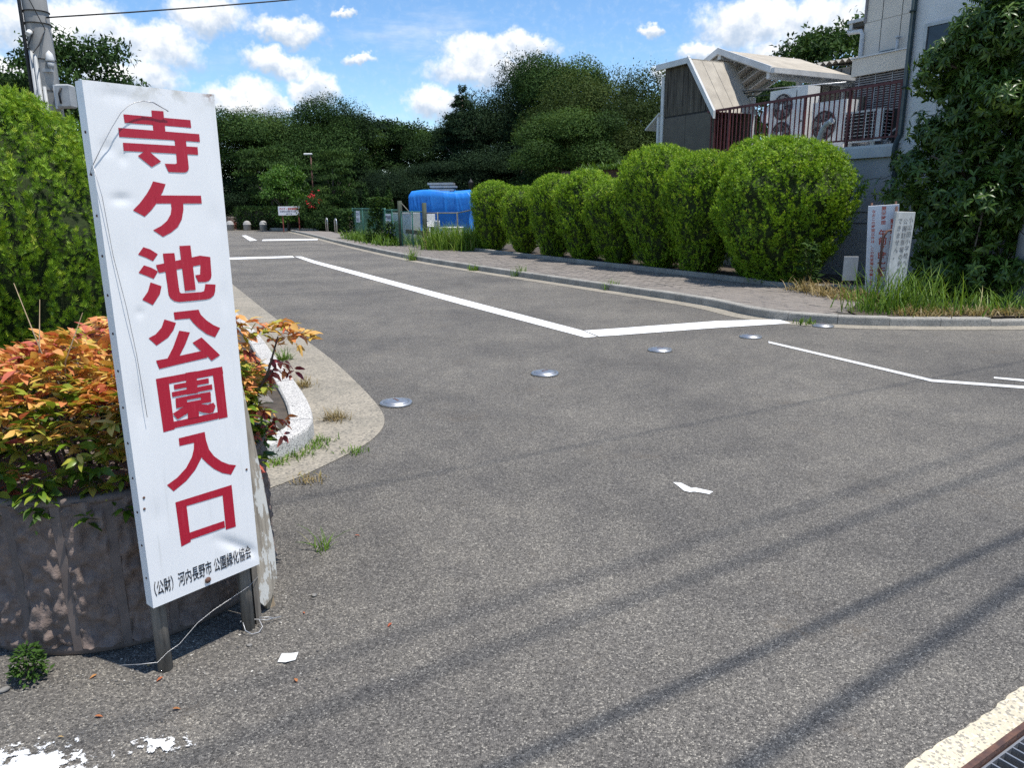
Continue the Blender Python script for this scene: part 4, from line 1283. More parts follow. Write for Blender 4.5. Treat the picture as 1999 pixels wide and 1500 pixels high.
# ------------------------------------------------------------------ leafy trees
def crown_mesh(name, clumps, n, size, seed, tmpl=LEAF2, droop=.0, tint0=.45, shell=.75, align=1.0):
    """clumps: (x, y, z, rx, ry, rz); leaves fill the outer part of every clump"""
    g = np.random.default_rng(seed)
    c = np.array(clumps, float)
    w_ = (c[:, 3] * c[:, 4] + c[:, 4] * c[:, 5] + c[:, 3] * c[:, 5])
    idx = g.choice(len(c), n, p=w_ / w_.sum())
    d = norm(g.normal(size=(n, 3)))
    d[:, 2] = np.where(d[:, 2] < -.3, -d[:, 2] * g.uniform(-.6, 1, n), d[:, 2])
    r = (shell + (1.06 - shell) * g.uniform(0, 1, n) ** .6)[:, None]
    pos = c[idx, :3] + d * c[idx, 3:] * r * (1 + .12 * g.normal(size=(n, 1)))
    y = norm(g.normal(size=(n, 3)) + d * .25 + np.array([0, 0, -.25 - droop]))
    up = norm(d * align + np.array([0, 0, .35]) + g.normal(size=(n, 3)) * .24)
    ct = g.normal(size=len(c)) * .16
    tint = np.clip(tint0 + ct[idx] + g.normal(size=n) * .16, 0, 1)
    v_, f_, t_ = scatter(*tmpl, pos, frames(y, up), size * g.uniform(.6, 1.35, n), tint)
    return arrays_mesh(name, v_, f_, t_)


def round_clumps(seed, h, r, n=34, base=.25, flat=1.0, low=False):
    """clumps on and in an uneven dome standing on the trunk"""
    g = np.random.default_rng(seed)
    out = []
    for k in range(n):
        t_ = g.uniform(0, 1) ** .8
        a = g.uniform(0, 6.283)
        z = base * h + (1 - base) * h * t_ * .93
        rel = (z / h - base) / (1 - base)
        env = (math.sin(math.pi * min(1, .12 + .80 * rel ** 1.25)) ** .7) if rel < .99 else .3
        q = r * env * g.uniform(.45, .95)
        cr = r * g.uniform(.20, .48)
        out.append((q * math.cos(a), q * math.sin(a), z, cr, cr, cr * g.uniform(.85, 1.15) * flat))
    out.append((0, 0, h * .9, r * .35, r * .35, h * .1))
    return out


def layered_clumps(seed, h, r, n=16):
    g = np.random.default_rng(seed)
    out = []
    for k in range(n):
        z = h * (.16 + .84 * k / (n - 1))
        q = r * (1.02 - (z / h) ** 1.5 * .93)
        for j in range(5):
            a = g.uniform(0, 6.283)
            f = g.uniform(.35, .95)
            out.append((q * f * math.cos(a), q * f * math.sin(a), z + g.normal() * .15 - f * .4, q * .42, q * .42, h * .028))
    return out


def tree_trunk(h, r, seed, limbs=5, spread=.5):
    g = random.Random(seed)
    m_ = MB()
    top = (g.uniform(-.2, .2), g.uniform(-.2, .2), h)
    m_.tube([(0, 0, -.2), (g.uniform(-.05, .05), 0, h * .35), (top[0] * .5, top[1] * .5, h * .7), top], [r * 1.25, r, r * .7, r * .25], 9)
    for k in range(limbs):
        a = 6.283 * k / limbs + g.uniform(-.4, .4)
        z0 = h * g.uniform(.3, .65)
        L = h * spread * g.uniform(.6, 1)
        m_.tube([(0, 0, z0), (L * .45 * math.cos(a), L * .45 * math.sin(a), z0 + L * .3), (L * math.cos(a), L * math.sin(a), z0 + L * .75)], [r * .5, r * .36, r * .12], 6)
    return m_.mesh('trunk')


LEAFQ = ([(-.3, 0, 0), (.3, 0, 0), (.36, .6, .06), (0, 1, -.06), (-.36, .6, .06)], [(0, 1, 2), (0, 2, 3), (0, 3, 4)])
FAR = {
    'round_a': (crown_mesh('crown', round_clumps(1, 12, 5.2, 38, .12), 84000, .185, 41, shell=.85), tree_trunk(9, .28, 1), 12, 5.2),
    'round_b': (crown_mesh('crown_b', round_clumps(2, 12, 4.6, 34, .10, .9), 74000, .185, 42, shell=.85), tree_trunk(9, .25, 2), 12, 4.6),
    'round_c': (crown_mesh('crown_c', round_clumps(3, 12, 6.2, 46, .08), 96000, .185, 43, shell=.85), tree_trunk(8.5, .3, 3), 12, 6.2),
    'cedar': (crown_mesh('crown_cedar', layered_clumps(4, 12, 4.4, 15), 60000, .20, 44, shell=.2), tree_trunk(11.3, .24, 4, 9, .25), 12, 4.4),
    'loose': (crown_mesh('crown_loose', round_clumps(5, 8, 2.6, 46, .22, .7), 12000, .20, 45, shell=.4), tree_trunk(6.5, .13, 5, 7, .35), 8, 2.6),
    'small': (crown_mesh('crown_small', round_clumps(6, 4, 1.7, 36, .18, .8), 9000, .17, 46, shell=.5), tree_trunk(3.0, .10, 6, 6, .4), 4, 1.7),
    'airy': (crown_mesh('crown_airy', [(q[0], q[1], q[2], q[3] * 1.2, q[4] * 1.2, q[5] * .32) for q in round_clumps(7, 5, 2.2, 44, .15, .8)], 9000, .17, 47, droop=.25, shell=.3), tree_trunk(3.6, .10, 7, 7, .45), 5, 2.2),
    'cone': (crown_mesh('crown_cone', [(0, 0, .25 + .2 * k, .40 - .034 * k, .40 - .034 * k, .22) for k in range(11)], 3600, .12, 48, shell=.6), tree_trunk(1.6, .05, 8, 0), 2.5, .42),
    'shrub': (crown_mesh('crown_shrub', round_clumps(9, 2.6, 2.0, 40, .02, .8), 8000, .19, 49, shell=.55), tree_trunk(1.5, .07, 9, 6, .5), 2.6, 2.0),
}


def tree(kind, name, mat, loc, h, r, rz, label, group, cat='tree'):
    crown, trunk, h0, r0 = FAR[kind]
    t_ = thing(name, label, cat, loc, group, rz)
    c_ = link('crown', crown, None, t_)
    if not crown.materials:
        crown.materials.append(M[mat])
    c_.material_slots[0].link = 'OBJECT'
    c_.material_slots[0].material = M[mat]
    if kind not in EXTENT:
        co = np.empty(len(crown.vertices) * 3, np.float32)
        crown.vertices.foreach_get('co', co)
        co = co.reshape(-1, 3)
        EXTENT[kind] = (float(np.percentile(co[:, 2], 99.7)), float(np.percentile(np.hypot(co[:, 0], co[:, 1]), 98)))
    h0, r0 = EXTENT[kind]
    c_.scale = (r / r0, r / r0, h / h0)
    k_ = link('trunk', trunk, M['bark'], t_); k_.scale = (r / r0, r / r0, h / h0)
    return t_


EXTENT = {}
GP = 'trees closing off the park behind the car park'
# (direction x/y, distance, height, radius, kind, material, label)
PARK = [
    (-0.3518, 62, 8.29, 5.5, 'round_b', 'leaf_dark', 'dark tree just right of the upper part of the big sign'),
    (-0.3091, 66, 9.07, 5.2, 'round_c', 'leaf_olive', 'dark tree left of the tallest crown in the left group'),
    (-0.2507, 64, 9.95, 5.0, 'round_a', 'leaf_dark', 'tallest rounded dark tree in the left group of park trees'),
    (-0.2172, 68, 8.89, 4.2, 'round_b', 'leaf_mid', 'dark tree on the right shoulder of the left group'),
    (-0.1678, 72, 9.19, 3.6, 'loose', 'leaf_conifer', 'thin loose pine in the gap of the park trees with sky showing through'),
    (-0.1419, 70, 8.65, 3.8, 'loose', 'leaf_dark', 'second thin pine in the gap of the park trees'),
    (-0.1068, 68, 8.03, 4.2, 'round_b', 'leaf_dark', 'low dark tree right of the thin pines'),
    (-0.0593, 62, 10.2, 3.8, 'cedar', 'leaf_conifer', 'dark layered cedar at the left edge of the tall right group'),
    (-0.0172, 64, 10.2, 4.8, 'round_a', 'leaf_conifer', 'dark tree filling in behind the layered cedar'),
    (0.0392, 66, 13.3, 5.6, 'round_c', 'leaf_conifer', 'tallest dark tree of all left of the terrace shed'),
    (0.0712, 60, 12.12, 4.8, 'round_b', 'leaf_dark', 'tall dark tree right of the tallest one'),
    (0.1293, 55, 10.57, 6.2, 'round_c', 'leaf_olive', 'broad mid green tree left of the terrace shed'),
    (0.1735, 50, 8.13, 4.8, 'round_a', 'leaf_olive', 'mid green tree touching the left wall of the terrace shed'),
    (0.0164, 57, 5.83, 5.2, 'round_a', 'leaf_conifer', 'low dark tree above the clipped hedge'),  # dark foliage on these low trees stands in for shade under the canopies
    (-0.0593, 60, 4.89, 4.4, 'round_b', 'leaf_conifer', 'low dark tree behind the blue tarpaulin'),
    (-0.112, 61, 4.82, 4.2, 'round_a', 'leaf_conifer', 'low dark tree left of the blue tarpaulin'),
    (-0.1617, 62, 4.45, 4.0, 'round_c', 'leaf_conifer', 'low dark tree behind the pointed conifers'),
    (-0.2175, 63, 4.64, 4.5, 'round_b', 'leaf_conifer', 'low dark tree behind the tall lamp post'),
    (-0.2873, 61, 4.09, 4.5, 'round_a', 'leaf_conifer', 'low dark tree behind the light green round tree'),
    (-0.3565, 61, 4.05, 4.5, 'round_c', 'leaf_conifer', 'low dark tree beside the right edge of the big sign'),
    (0.0881, 46, 6.86, 4.2, 'round_b', 'leaf_mid', 'bushy tree seen over the middle of the clipped hedge'),
]
for k, (sl, dist, h, r, kind, mat, lab) in enumerate(PARK):
    y = dist / math.sqrt(1 + sl * sl)
    tree(kind, 'park_tree', mat, (sl * y, y, -.05), h, r, k * 2.4, lab, GP)
tree('small', 'park_tree', 'leaf_light', (-13.9, 47.6, 0), 3.95, 1.6, .6, 'small light green round tree behind the far notice board', GP)
tree('airy', 'park_tree', 'leaf_mid', (-10.9, 47.0, 0), 4.9, 1.75, 2.0, 'airy layered tree right of the light green round one', GP)
tree('airy', 'park_tree', 'leaf_mid', (-16.0, 51.5, 0), 5.4, 2.3, 3.3, 'airy layered tree left of the light green round one', GP)
for k, x in enumerate((-9.35, -8.75, -8.1, -7.45)):
    tree('cone', 'pointed_conifer', 'leaf_dark', (x, 46.0 + .3 * k, 0), (2.3, 2.7, 2.45, 2.75)[k], (.42, .45, .42, .46)[k], k * 1.3,
         ('leftmost of the four pointed conifers left of the tarpaulin', 'second pointed conifer from the left', 'third pointed conifer from the left', 'pointed conifer nearest the blue tarpaulin')[k], 'pointed conifers behind the wire fence')
tree('cone', 'pointed_conifer', 'leaf_dark', (-20.2, 52, 0), 2.9, .7, .5, 'small pointed conifer beside the big sign at the far end', 'pointed conifers behind the wire fence')
# trees at the far left and behind the carport
tree('loose', 'street_tree', 'leaf_dark', (-13.9, 25.5, 0), 6.9, 2.1, .8, 'loose leafy tree rising behind the utility pole', 'trees behind the left cypresses')
tree('loose', 'street_tree', 'leaf_dark', (-16.1, 26.0, 0), 5.8, 1.9, 2.9, 'leafy tree at the left edge behind the cypresses', 'trees behind the left cypresses')
tree('loose', 'street_tree', 'leaf_dark', (-11.55, 24.0, 0), 5.15, 1.0, 4.1, 'treetop peeping over the top left corner of the big sign', 'trees behind the left cypresses')
tree('loose', 'garden_tree', 'leaf_mid', (12.0, 28.0, 0), 7.6, 2.6, 1.1, 'leafy tree rising behind the carport roof', 'trees behind the terrace')
tree('loose', 'garden_tree', 'leaf_mid', (8.7, 24.5, 0), 5.2, 1.8, 2.2, 'leafy tree showing through under the carport roof', 'trees behind the terrace')

# ------------------------------------------------------------------ far end of the car park
struct('plaza', sheet([(-32, 50.2), (-24, 50.3), (-15.4, 49.6), (-13, 56), (-22, 62), (-36, 60)], .004), M['sand'])
dome = MB()
dome.lathe([(.24, 0), (.24, .34), (.26, .36), (.26, .40), (.235, .41), (.225, .47), (.19, .54), (.12, .60), (.001, .63)], seg=20)
dome_m = dome.mesh('stone_bollard')
for (x, y), lab in zip(((-18.35, 49.7), (-17.13, 49.4), (-15.97, 49.1)), ('domed stone bollard half hidden by the big sign', 'middle domed stone bollard at the far end', 'domed stone bollard nearest the far notice board')):
    tag(link('stone_bollard', dome_m, M['stone'], None, (x, y, 0)), lab, 'bollard', 'domed stone bollards at the far end')
low = MB()
low.box((0, 0, .62), (2.3, .35, .44), 0, .03)
o = tag(part('concrete_wall', low, M['apron']), 'low pale wall beyond the stone bollards', 'wall'); o.location = (-19.0, 53.5, 0)
m = MB()
m.box((0, 0, .2), (2.0, .3, .36), 0, .02)
m.box((0, 0, .02), (2.0, .3, .06)); m.box((0, .5, .42), (1.5, .4, .05))
o = tag(part('stone_bench', m, M['post_red']), 'reddish low bench in front of the pale wall', 'bench'); o.location = (-19.1, 52.6, 0)


def box_hedge(name, p0, p1, depth, h, n, size, seed, mat, label):
    g = np.random.default_rng(seed)
    a, b = Vector(p0), Vector(p1)
    d = (b - a); L = d.length; d.normalize(); nn = Vector((-d.y, d.x, 0))
    s = g.uniform(0, 1, n) * L
    f = g.uniform(0, 1, n)
    top = f < .45
    t_ = np.where(top, g.uniform(-.5, .5, n) * depth, np.where(f < .8, -.5 * depth, .5 * depth))
    z = np.where(top, h * (1 + .03 * np.sin(s * 3.1)), g.uniform(.05, 1, n) * h)
    P3 = np.array([a.x, a.y, 0]) + s[:, None] * np.array(d) + t_[:, None] * np.array(nn) + np.stack([g.normal(size=n) * .06, g.normal(size=n) * .06, z + g.normal(size=n) * .05], 1)
    nr = np.where(top[:, None], np.array([0, 0, 1.0]), np.sign(t_)[:, None] * np.array(nn))
    v_, f_, tt = scatter(*LEAF2, P3, frames(norm(nr + g.normal(size=(n, 3)) * .7), norm(nr + g.normal(size=(n, 3)) * .7)), size * g.uniform(.6, 1.3, n), np.clip(.45 + g.normal(size=n) * .2, 0, 1))
    o_ = thing(name, label, 'hedge', p0)
    me_ = arrays_mesh('foliage', v_ - np.array([a.x, a.y, 0]), f_, tt)
    link('foliage', me_, M[mat], o_)
    m_ = MB()
    m_.hexa([tuple(nn * (-.42 * depth)), tuple(d * L + nn * (-.42 * depth)), tuple(d * L + nn * (.42 * depth)), tuple(nn * (.42 * depth))],
            [tuple(nn * (-.42 * depth) + Vector((0, 0, h * .93))), tuple(d * L + nn * (-.42 * depth) + Vector((0, 0, h * .93))), tuple(d * L + nn * (.42 * depth) + Vector((0, 0, h * .93))), tuple(nn * (.42 * depth) + Vector((0, 0, h * .93)))])
    part('branches', m_, M['bark'], o_)
    return o_


box_hedge('clipped_hedge', (-17.9, 51.2, 0), (-8.6, 47.2, 0), 1.8, 1.35, 12000, .16, 61, 'leaf_dark', 'low clipped dark hedge behind the far notice board')
box_hedge('clipped_hedge', (-11.2, 46.0, 0), (-8.9, 43.6, 0), 1.0, 1.15, 4500, .15, 62, 'leaf_dark', 'low clipped hedge behind the two steel hoops')
m = MB()
m.uvbox(0, 1, 0, 1, 0, .2)
far_kerb = [Vector((-15.6, 49.1, 0)), Vector((-13, 47.2, 0)), Vector((-10.4, 44.8, 0)), Vector((-8.9, 42.5, 0))]
kerb(far_kerb, .9, .16, .16, M['kerb'], 'far_kerb', side=1)

nb = thing('notice_board', 'white notice board on two red posts in front of the far hedge', 'sign', (-13.2, 45.7, 0), None, rad(14))
m = MB(); m.box((0, 0, 1.24), (1.36, .03, .52), 0, .006); part('panel', m, M['notice'], nb)
for x in (-.45, .48):
    m = MB(); m.box((x, .035, .6), (.06, .04, 1.2)); part('post', m, M['post_red'], nb)
text_mesh('バイク・自転車置場', .155, M['faded_red'], nb, (-.62, -.018, 1.30), (rad(90), 0, 0), sx=.78, bold=.006)
text_mesh('駐車場内では徐行願います', .085, M['notice_ink'], nb, (-.58, -.018, 1.17), (rad(90), 0, 0), sx=.92, bold=.003)
text_mesh('公園管理者', .07, M['notice_ink'], nb, (-.25, -.018, 1.04), (rad(90), 0, 0), bold=.003)
m = MB(); m.add([(.50, -.018, 1.33), (.50, -.018, 1.13), (.56, -.018, 1.13), (.56, -.018, 1.06), (.655, -.018, 1.23), (.56, -.018, 1.40), (.56, -.018, 1.33)], [(0, 1, 2, 3, 4, 5, 6)])
part('arrow', m, M['faded_red'], nb)


def lamp_post(name, label, loc, h, arm, old=False):
    t_ = thing(name, label, 'lamp post', loc)
    m_ = MB(); m_.tube([(0, 0, -.1), (0, 0, h)], [.06, .045], 10); part('pole', m_, M['rust'], t_)
    if not old:
        m_ = MB(); m_.box((-.16, 0, h - .02), (.5, .2, .1), 0, .03); part('lamp_head', m_, M['white_plastic'], t_)
    else:
        m_ = MB(); m_.lathe([(.04, 0), (.09, .03), (.16, .34), (.17, .36), (.1, .46), (.03, .52), (.01, .6)], (0, 0, h), 8); part('lantern', m_, M['cable'], t_)
    return t_


lamp_post('lamp_post', 'brown lamp post with white head above the light green tree', (-12.3, 47.9, 0), 4.65, True)
lamp_post('lantern_post', 'old fashioned dark lantern right of the blue tarpaulin', (-2.3, 44.9, 0), 2.4, False, True)
for (x, y), lab in zip(((-10.5, 43.4), (-9.3, 40.4)), ('steel hoop barrier farther from the wire fence', 'steel hoop barrier nearer to the wire fence')):
    m = MB()
    pts = [(-.17, 0, 0), (-.17, 0, .62)] + [(-.17 * math.cos(a), 0, .62 + .17 * math.sin(a)) for a in (.4, .8, 1.2, 1.57, 1.94, 2.34, 2.74)] + [(.17, 0, .62), (.17, 0, 0)]
    m.tube(pts, .032, 8)
    o = tag(part('steel_hoop', m, M['chrome']), lab, 'barrier', 'steel hoop barriers at the far pavement'); o.location = (x, y, .05); o.rotation_euler = (0, 0, rad(-60))
fl = thing('flowering_shrub', 'shrub with a few red flowers left of the pointed conifers', 'shrub', (-11.3, 45.3, 0))
link('crown', FAR['shrub'][0], None, fl)
FAR['shrub'][0].materials.clear(); FAR['shrub'][0].materials.append(M['leaf_mid'])
fl.children[0].scale = (.55, .55, .75)
g_ = np.random.default_rng(5)
n = 46
cc = np.array([(-.3, -.6, 2.05), (-.1, -.6, 2.15), (.25, -.7, 1.75), (-.5, -.6, 1.7), (-.2, -.75, 1.5)])[g_.integers(0, 5, n)] + g_.normal(size=(n, 3)) * .10
v_, f_, tt = scatter(*LEAF2, cc, frames(rand_dirs(n), rand_dirs(n)), np.full(n, .16), g_.uniform(0, 1, n))
link('flowers', arrays_mesh('flowers', v_, f_, tt), M['flower'], fl)

# ------------------------------------------------------------------ wire fence, tarpaulin and yard
struct('yard', sheet([uv(9.9, 23.6)[:2], uv(22, 23.6)[:2], uv(22, 42)[:2], uv(10.6, 42)[:2], (-7.1, 34.3), (-3.8, 27.1)], .06), M['ground'])


def link_fence(name, label, p0, p1, h, posts, mat_post, group=None, top2=None, mesh_step=.075):
    a, b = Vector(p0), Vector(p1)
    d = b - a
    L = d.length
    t_ = thing(name, label, 'fence', p0, group, math.atan2(d.y, d.x))
    h1 = top2 if top2 else h
    for x in posts:
        hh = h + (h1 - h) * x / L
        m_ = MB(); m_.tube([(x, 0, -.1), (x, 0, hh + .03)], .024, 8); part('post', m_, M[mat_post], t_)
    m_ = MB(); m_.tube([(0, 0, h), (L, 0, h1)], .019, 8); part('top_rail', m_, M[mat_post], t_)
    m_ = MB()
    k = -h
    while k < L:
        for s in (1, -1):
            x0, z0, x1, z1 = k, 0.04, k + h, h
            if s < 0:
                x0, x1 = k + h, k
            lo, hi = (x0, x1) if x0 < x1 else (x1, x0)
            if hi <= 0 or lo >= L:
                continue
            f0, f1 = 0.0, 1.0
            dx = x1 - x0
            for lim, sign_ in ((0, 1), (L, -1)):
                for e in (0, 1):
                    pass
            ts = sorted(((0 - x0) / dx, (L - x0) / dx))
            f0, f1 = max(0, ts[0]), min(1, ts[1])
            if f1 <= f0:
                continue
            xa, xb = x0 + dx * f0, x0 + dx * f1
            za = (z0 + (z1 - z0) * f0) * (1 + (h1 / h - 1) * xa / L); zb = (z0 + (z1 - z0) * f1) * (1 + (h1 / h - 1) * xb / L)
            m_.tube([(xa, 0, za), (xb, 0, zb)], .0028, 3, cap=False)
        k += mesh_step
    o_ = part('wire_mesh', m_, M['fence_green'], t_); o_['kind'] = 'stuff'
    return t_


GF = 'green wire fences round the yard'
link_fence('wire_fence', 'green wire fence left of the vine covered post', (-7.1, 34.3, .06), (-4.75, 28.9, .06), 1.32, [0, 2.0, 4.0, 5.88], 'fence_green', GF)
link_fence('wire_fence', 'green wire fence between the vines and the left gate post', (-4.75, 28.9, .06), (-3.95, 27.15, .06), 1.28, [0, .95], 'fence_green', GF)
link_fence('wire_fence', 'wire gate panel between the two thick dark posts', (-3.88, 27.0, .06), (-2.95, 25.9, .06), 1.22, [0, .72], 'fence_green', GF)
link_fence('wire_fence', 'wire fence with rusty rail in front of the blue tarpaulin', (-2.9, 25.85, .06), (-1.75, 25.1, .06), 1.18, [.55, 1.37], 'fence_post', GF)
link_fence('wire_fence', 'wire fence rising towards the far end of the clipped hedge', (-1.75, 25.1, .06), (-.55, 23.9, .06), 1.18, [.9, 1.68], 'fence_post', GF, top2=1.42)
for (x, y, h), lab in zip(((-3.92, 27.05, 1.66), (-2.92, 25.85, 1.58)), ('thick dark gate post left of the tarpaulin', 'thick dark gate post in front of the tarpaulin')):
    m = MB(); m.tube([(x, y, 0), (x, y, h)], .078, 10)
    tag(part('gate_post', m, M['gate_post']), lab, 'post', 'thick posts of the yard gate')
m = MB(); m.tube([(-3.85, 27.0, 1.58), (-3.45, 26.5, 1.2)], .012, 6)
tag(part('gate_brace', m, M['fence_post']), 'thin slanting stay at the left gate post', 'stay')
for (x, y, z, w, h, lab, txt) in ((-6.55, 33.0, 1.05, .34, .48, 'small white notice at the left end of the wire fence', '立入\n禁止'), (-4.48, 28.25, .84, .40, .72, 'larger white notice on the wire fence by the gate', '関係者\n以外\n立入禁止')):
    t_ = thing('fence_notice', lab, 'notice', (x - .05, y - .05, z), None, math.atan2(-5.4, 2.35) + .25)
    m = MB(); m.box((0, 0, 0), (w, .012, h)); part('sheet', m, M['notice'], t_)
    ls = txt.split('\n')
    for li, tx in enumerate(ls):
        text_mesh(tx, h / len(ls) * .62, M['notice_ink'], t_, (0, -.0075, h / 2 - (li + .78) * h / len(ls)), (rad(90), 0, 0), sx=.9, bold=.004, align='CENTER')
# brown beam and clutter behind the gate
m = MB(); m.box((0, 0, 0), (1.25, .06, .14)); o = tag(part('timber_beam', m, M['rust']), 'brown beam lying across behind the gate', 'beam'); o.location = (-3.3, 26.9, .56); o.rotation_euler = (0, rad(3), rad(-42))
cab = thing('white_cabinet', 'grey white cabinet behind the wire gate', 'cabinet', (-4.0, 29.2, .06), None, rad(-30))
m = MB(); m.box((0, 0, .6), (.95, .5, 1.15), 0, .02); part('body', m, M['grey_box'], cab)
m = MB(); m.box((-.23, -.26, .6), (.42, .02, 1.0)); part('door', m, M['notice'], cab)
m = MB(); m.box((.23, -.26, .6), (.42, .02, 1.0)); part('door', m, M['notice'], cab)


def chair(loc, rz, label):
    t_ = thing('plastic_chair', label, 'chair', loc, 'white chairs heaped behind the gate', rz)
    m_ = MB(); m_.box((0, 0, .42), (.42, .42, .035), 0, .01); part('seat', m_, M['white_plastic'], t_)
    m_ = MB(); m_.box((0, .2, .66), (.40, .035, .42), 0, .01); part('backrest', m_, M['white_plastic'], t_)
    for sx_ in (-.18, .18):
        for sy_ in (-.18, .18):
            m_ = MB(); m_.tube([(sx_ * 1.1, sy_ * 1.1, 0), (sx_, sy_, .41)], .02, 6); part('leg', m_, M['white_plastic'], t_)
        m_ = MB(); m_.box((sx_ * 1.15, 0, .62), (.04, .40, .03)); part('armrest', m_, M['white_plastic'], t_)
    return t_


chair((-3.0, 28.6, .06), .4, 'white plastic chair on the left behind the gate')
chair((-2.55, 28.2, .06), 2.1, 'white plastic chair on the right behind the gate')
chair((-2.95, 28.6, .30), .5, 'white plastic chair stacked on the left one')
m = MB(); m.box((0, 0, .32), (.6, .5, .62), 0, .03); m.box((0, 0, .65), (.64, .54, .05), 0, .02)
o = tag(part('storage_box', m, M['white_plastic']), 'white storage box beside the chairs behind the gate', 'box'); o.location = (-2.1, 27.4, .06); o.rotation_euler = (0, 0, .5)
m = MB(); m.tube([(-4.72, 28.3, .75), (-4.62, 28.1, .75), (-4.6, 28.06, .1)], .016, 6)

# blue tarpaulin over a stack: a draped cloth with folds
tp = thing('tarpaulin_stack', 'stack of goods covered by a blue tarpaulin behind the wire fence', 'tarpaulin', (-2.85, 32.2, .06), None, rad(-4))
TW, TD, TH = 2.55, 1.7, 2.0
g_ = random.Random(9)
m = MB()
nu, nz = 420, 36


def perim(s):
    # rounded rectangle, s in 0..1
    r_ = .18
    w_, d_ = TW / 2, TD / 2
    P_ = 2 * (TW + TD)
    q = s * P_
    if q < TW:
        return (-w_ + q, -d_, 0, -1)
    q -= TW
    if q < TD:
        return (w_, -d_ + q, 1, 0)
    q -= TD
    if q < TW:
        return (w_ - q, d_, 0, 1)
    q -= TW
    return (-w_, d_ - q, -1, 0)


folds = [(g_.uniform(0, 1), g_.uniform(.0025, .007), g_.uniform(.008, .04), g_.uniform(-2.2, 2.2)) for _ in range(70)]
for j in range(nz + 1):
    tz_ = j / nz
    for i in range(nu):
        s = i / nu
        x, y, nx, ny = perim(s)
        z = TH * (1 - tz_) + .06 * math.sin(s * 19) * (1 - tz_)
        off = .02 * math.sin(s * 40 + 3) * tz_
        for (c, w_, a_, sl) in folds:
            dd = (s - c - sl * .03 * tz_ + .5) % 1 - .5
            off += a_ * (.25 + .75 * tz_) * math.exp(-(dd / w_) ** 2)
        # pulled in at the middle by a rope, spread on the ground
        off += -.10 * math.exp(-((tz_ - .62) / .2) ** 2) + (.25 * max(0, tz_ - .86) / .14 if tz_ > .86 else 0)
        k = min(1, tz_ / .07)
        x2 = x * (.90 + .10 * k); y2 = y * (.90 + .10 * k)
        zz_ = z - (1 - math.sqrt(max(0, 1 - (1 - k) ** 2))) * -.0 - (.06 * (k ** 2) if tz_ < .07 else .06)
        m.v.append((x2 + nx * off * k, y2 + ny * off * k, max(.012, zz_)))
for j in range(nz):
    for i in range(nu):
        m.f.append((j * nu + (i + 1) % nu, j * nu + i, (j + 1) * nu + i, (j + 1) * nu + (i + 1) % nu)); m.smooth.append(True)
m.f.append(tuple(range(nu))); m.smooth.append(False)
part('tarpaulin', m, M['tarp'], tp)
m = MB(); m.box((0, 0, .92), (2.2, 1.4, 1.8)); part('stack', m, M['fresh_wood'], tp)
for k, (z, x) in enumerate(((2.0, .0), (2.14, .06), (2.26, -.03))):
    t_ = thing('window_frame', ('lowest', 'middle', 'topmost')[k] + ' aluminium frame lying on top of the tarpaulin', 'frame', (-2.85 + x, 32.2, z + .06), 'aluminium frames on the tarpaulin', rad(-4))
    for (cx_, cy_, w_, d_) in ((0, -.35, 1.05, .06), (0, .35, 1.05, .06), (-.5, 0, .06, .64), (.5, 0, .06, .64), (0, 0, .05, .64)):
        m = MB(); m.box((cx_, cy_, .045), (w_, d_, .08)); part('frame_bar', m, M['alu'], t_)


# ------------------------------------------------------------------ grass, weeds, vines
BLADE = ([(-.012, 0, 0), (.012, 0, 0), (-.010, .35, .02), (.010, .35, .02), (-.007, .7, -.04), (.007, .7, -.04), (0, 1, -.22)],
         [(0, 1, 3), (0, 3, 2), (2, 3, 5), (2, 5, 4), (4, 5, 6)])


def grass_clump(name, label, pts, n, hmin, hmax, spread, mat='grass', lean=.35, width=1.0, seed=1, group='grass and weeds along the kerbs', tint0=.45, cat='grass'):
    g = np.random.default_rng(seed)
    pts = np.array(pts, float)
    idx = g.integers(0, len(pts), n)
    base = pts[idx] + np.concatenate([g.normal(size=(n, 2)) * spread, np.zeros((n, 1))], 1)
    c = pts[0].copy()
    d = norm(np.concatenate([g.normal(size=(n, 2)) * lean, np.ones((n, 1))], 1))
    up = norm(np.concatenate([d[:, :2] * -1, np.full((n, 1), .25)], 1) + g.normal(size=(n, 3)) * .15)
    h = g.uniform(0, 1, n) ** 1.4 * (hmax - hmin) + hmin
    sc = np.stack([np.full(n, 1.0) * width * g.uniform(.4, .8, n), h, h * g.uniform(.5, 1.6, n)], 1)
    v_, f_, tt = scatter(*BLADE, base - c, frames(d, up), sc, np.clip(tint0 + g.normal(size=n) * .2, 0, 1))
    o_ = link(name, arrays_mesh(name, v_, f_, tt), M[mat], None, tuple(c))
    tag(o_, label, cat, group)
    return o_


gz = .09
grass_clump('tall_grass', 'tall bright grass in front of the two leaning signs', [(5.15, 9.75, gz), (4.95, 9.8, gz), (5.3, 9.95, gz), (5.45, 9.65, gz), (4.75, 9.6, gz)], 520, .12, .75, .20, lean=.3, seed=71)
grass_clump('tall_grass', 'tall grass right of the leaning signs', [(5.75, 9.75, gz), (5.9, 9.55, gz), (6.1, 9.7, gz), (6.3, 9.5, gz)], 240, .08, .42, .2, lean=.4, seed=72)
grass_clump('tall_grass', 'arching grass at the right edge below the grey pole', [(6.5, 9.6, gz), (6.75, 9.6, gz), (6.95, 9.75, gz)], 190, .1, .55, .2, lean=.5, seed=73)
grass_clump('dry_grass', 'dry brownish grass along the right kerb below the tall grass', [(5.0 + .18 * k, 9.32 - .02 * (k % 3), gz) for k in range(11)], 900, .05, .20, .08, 'dry_grass', lean=.8, seed=74)
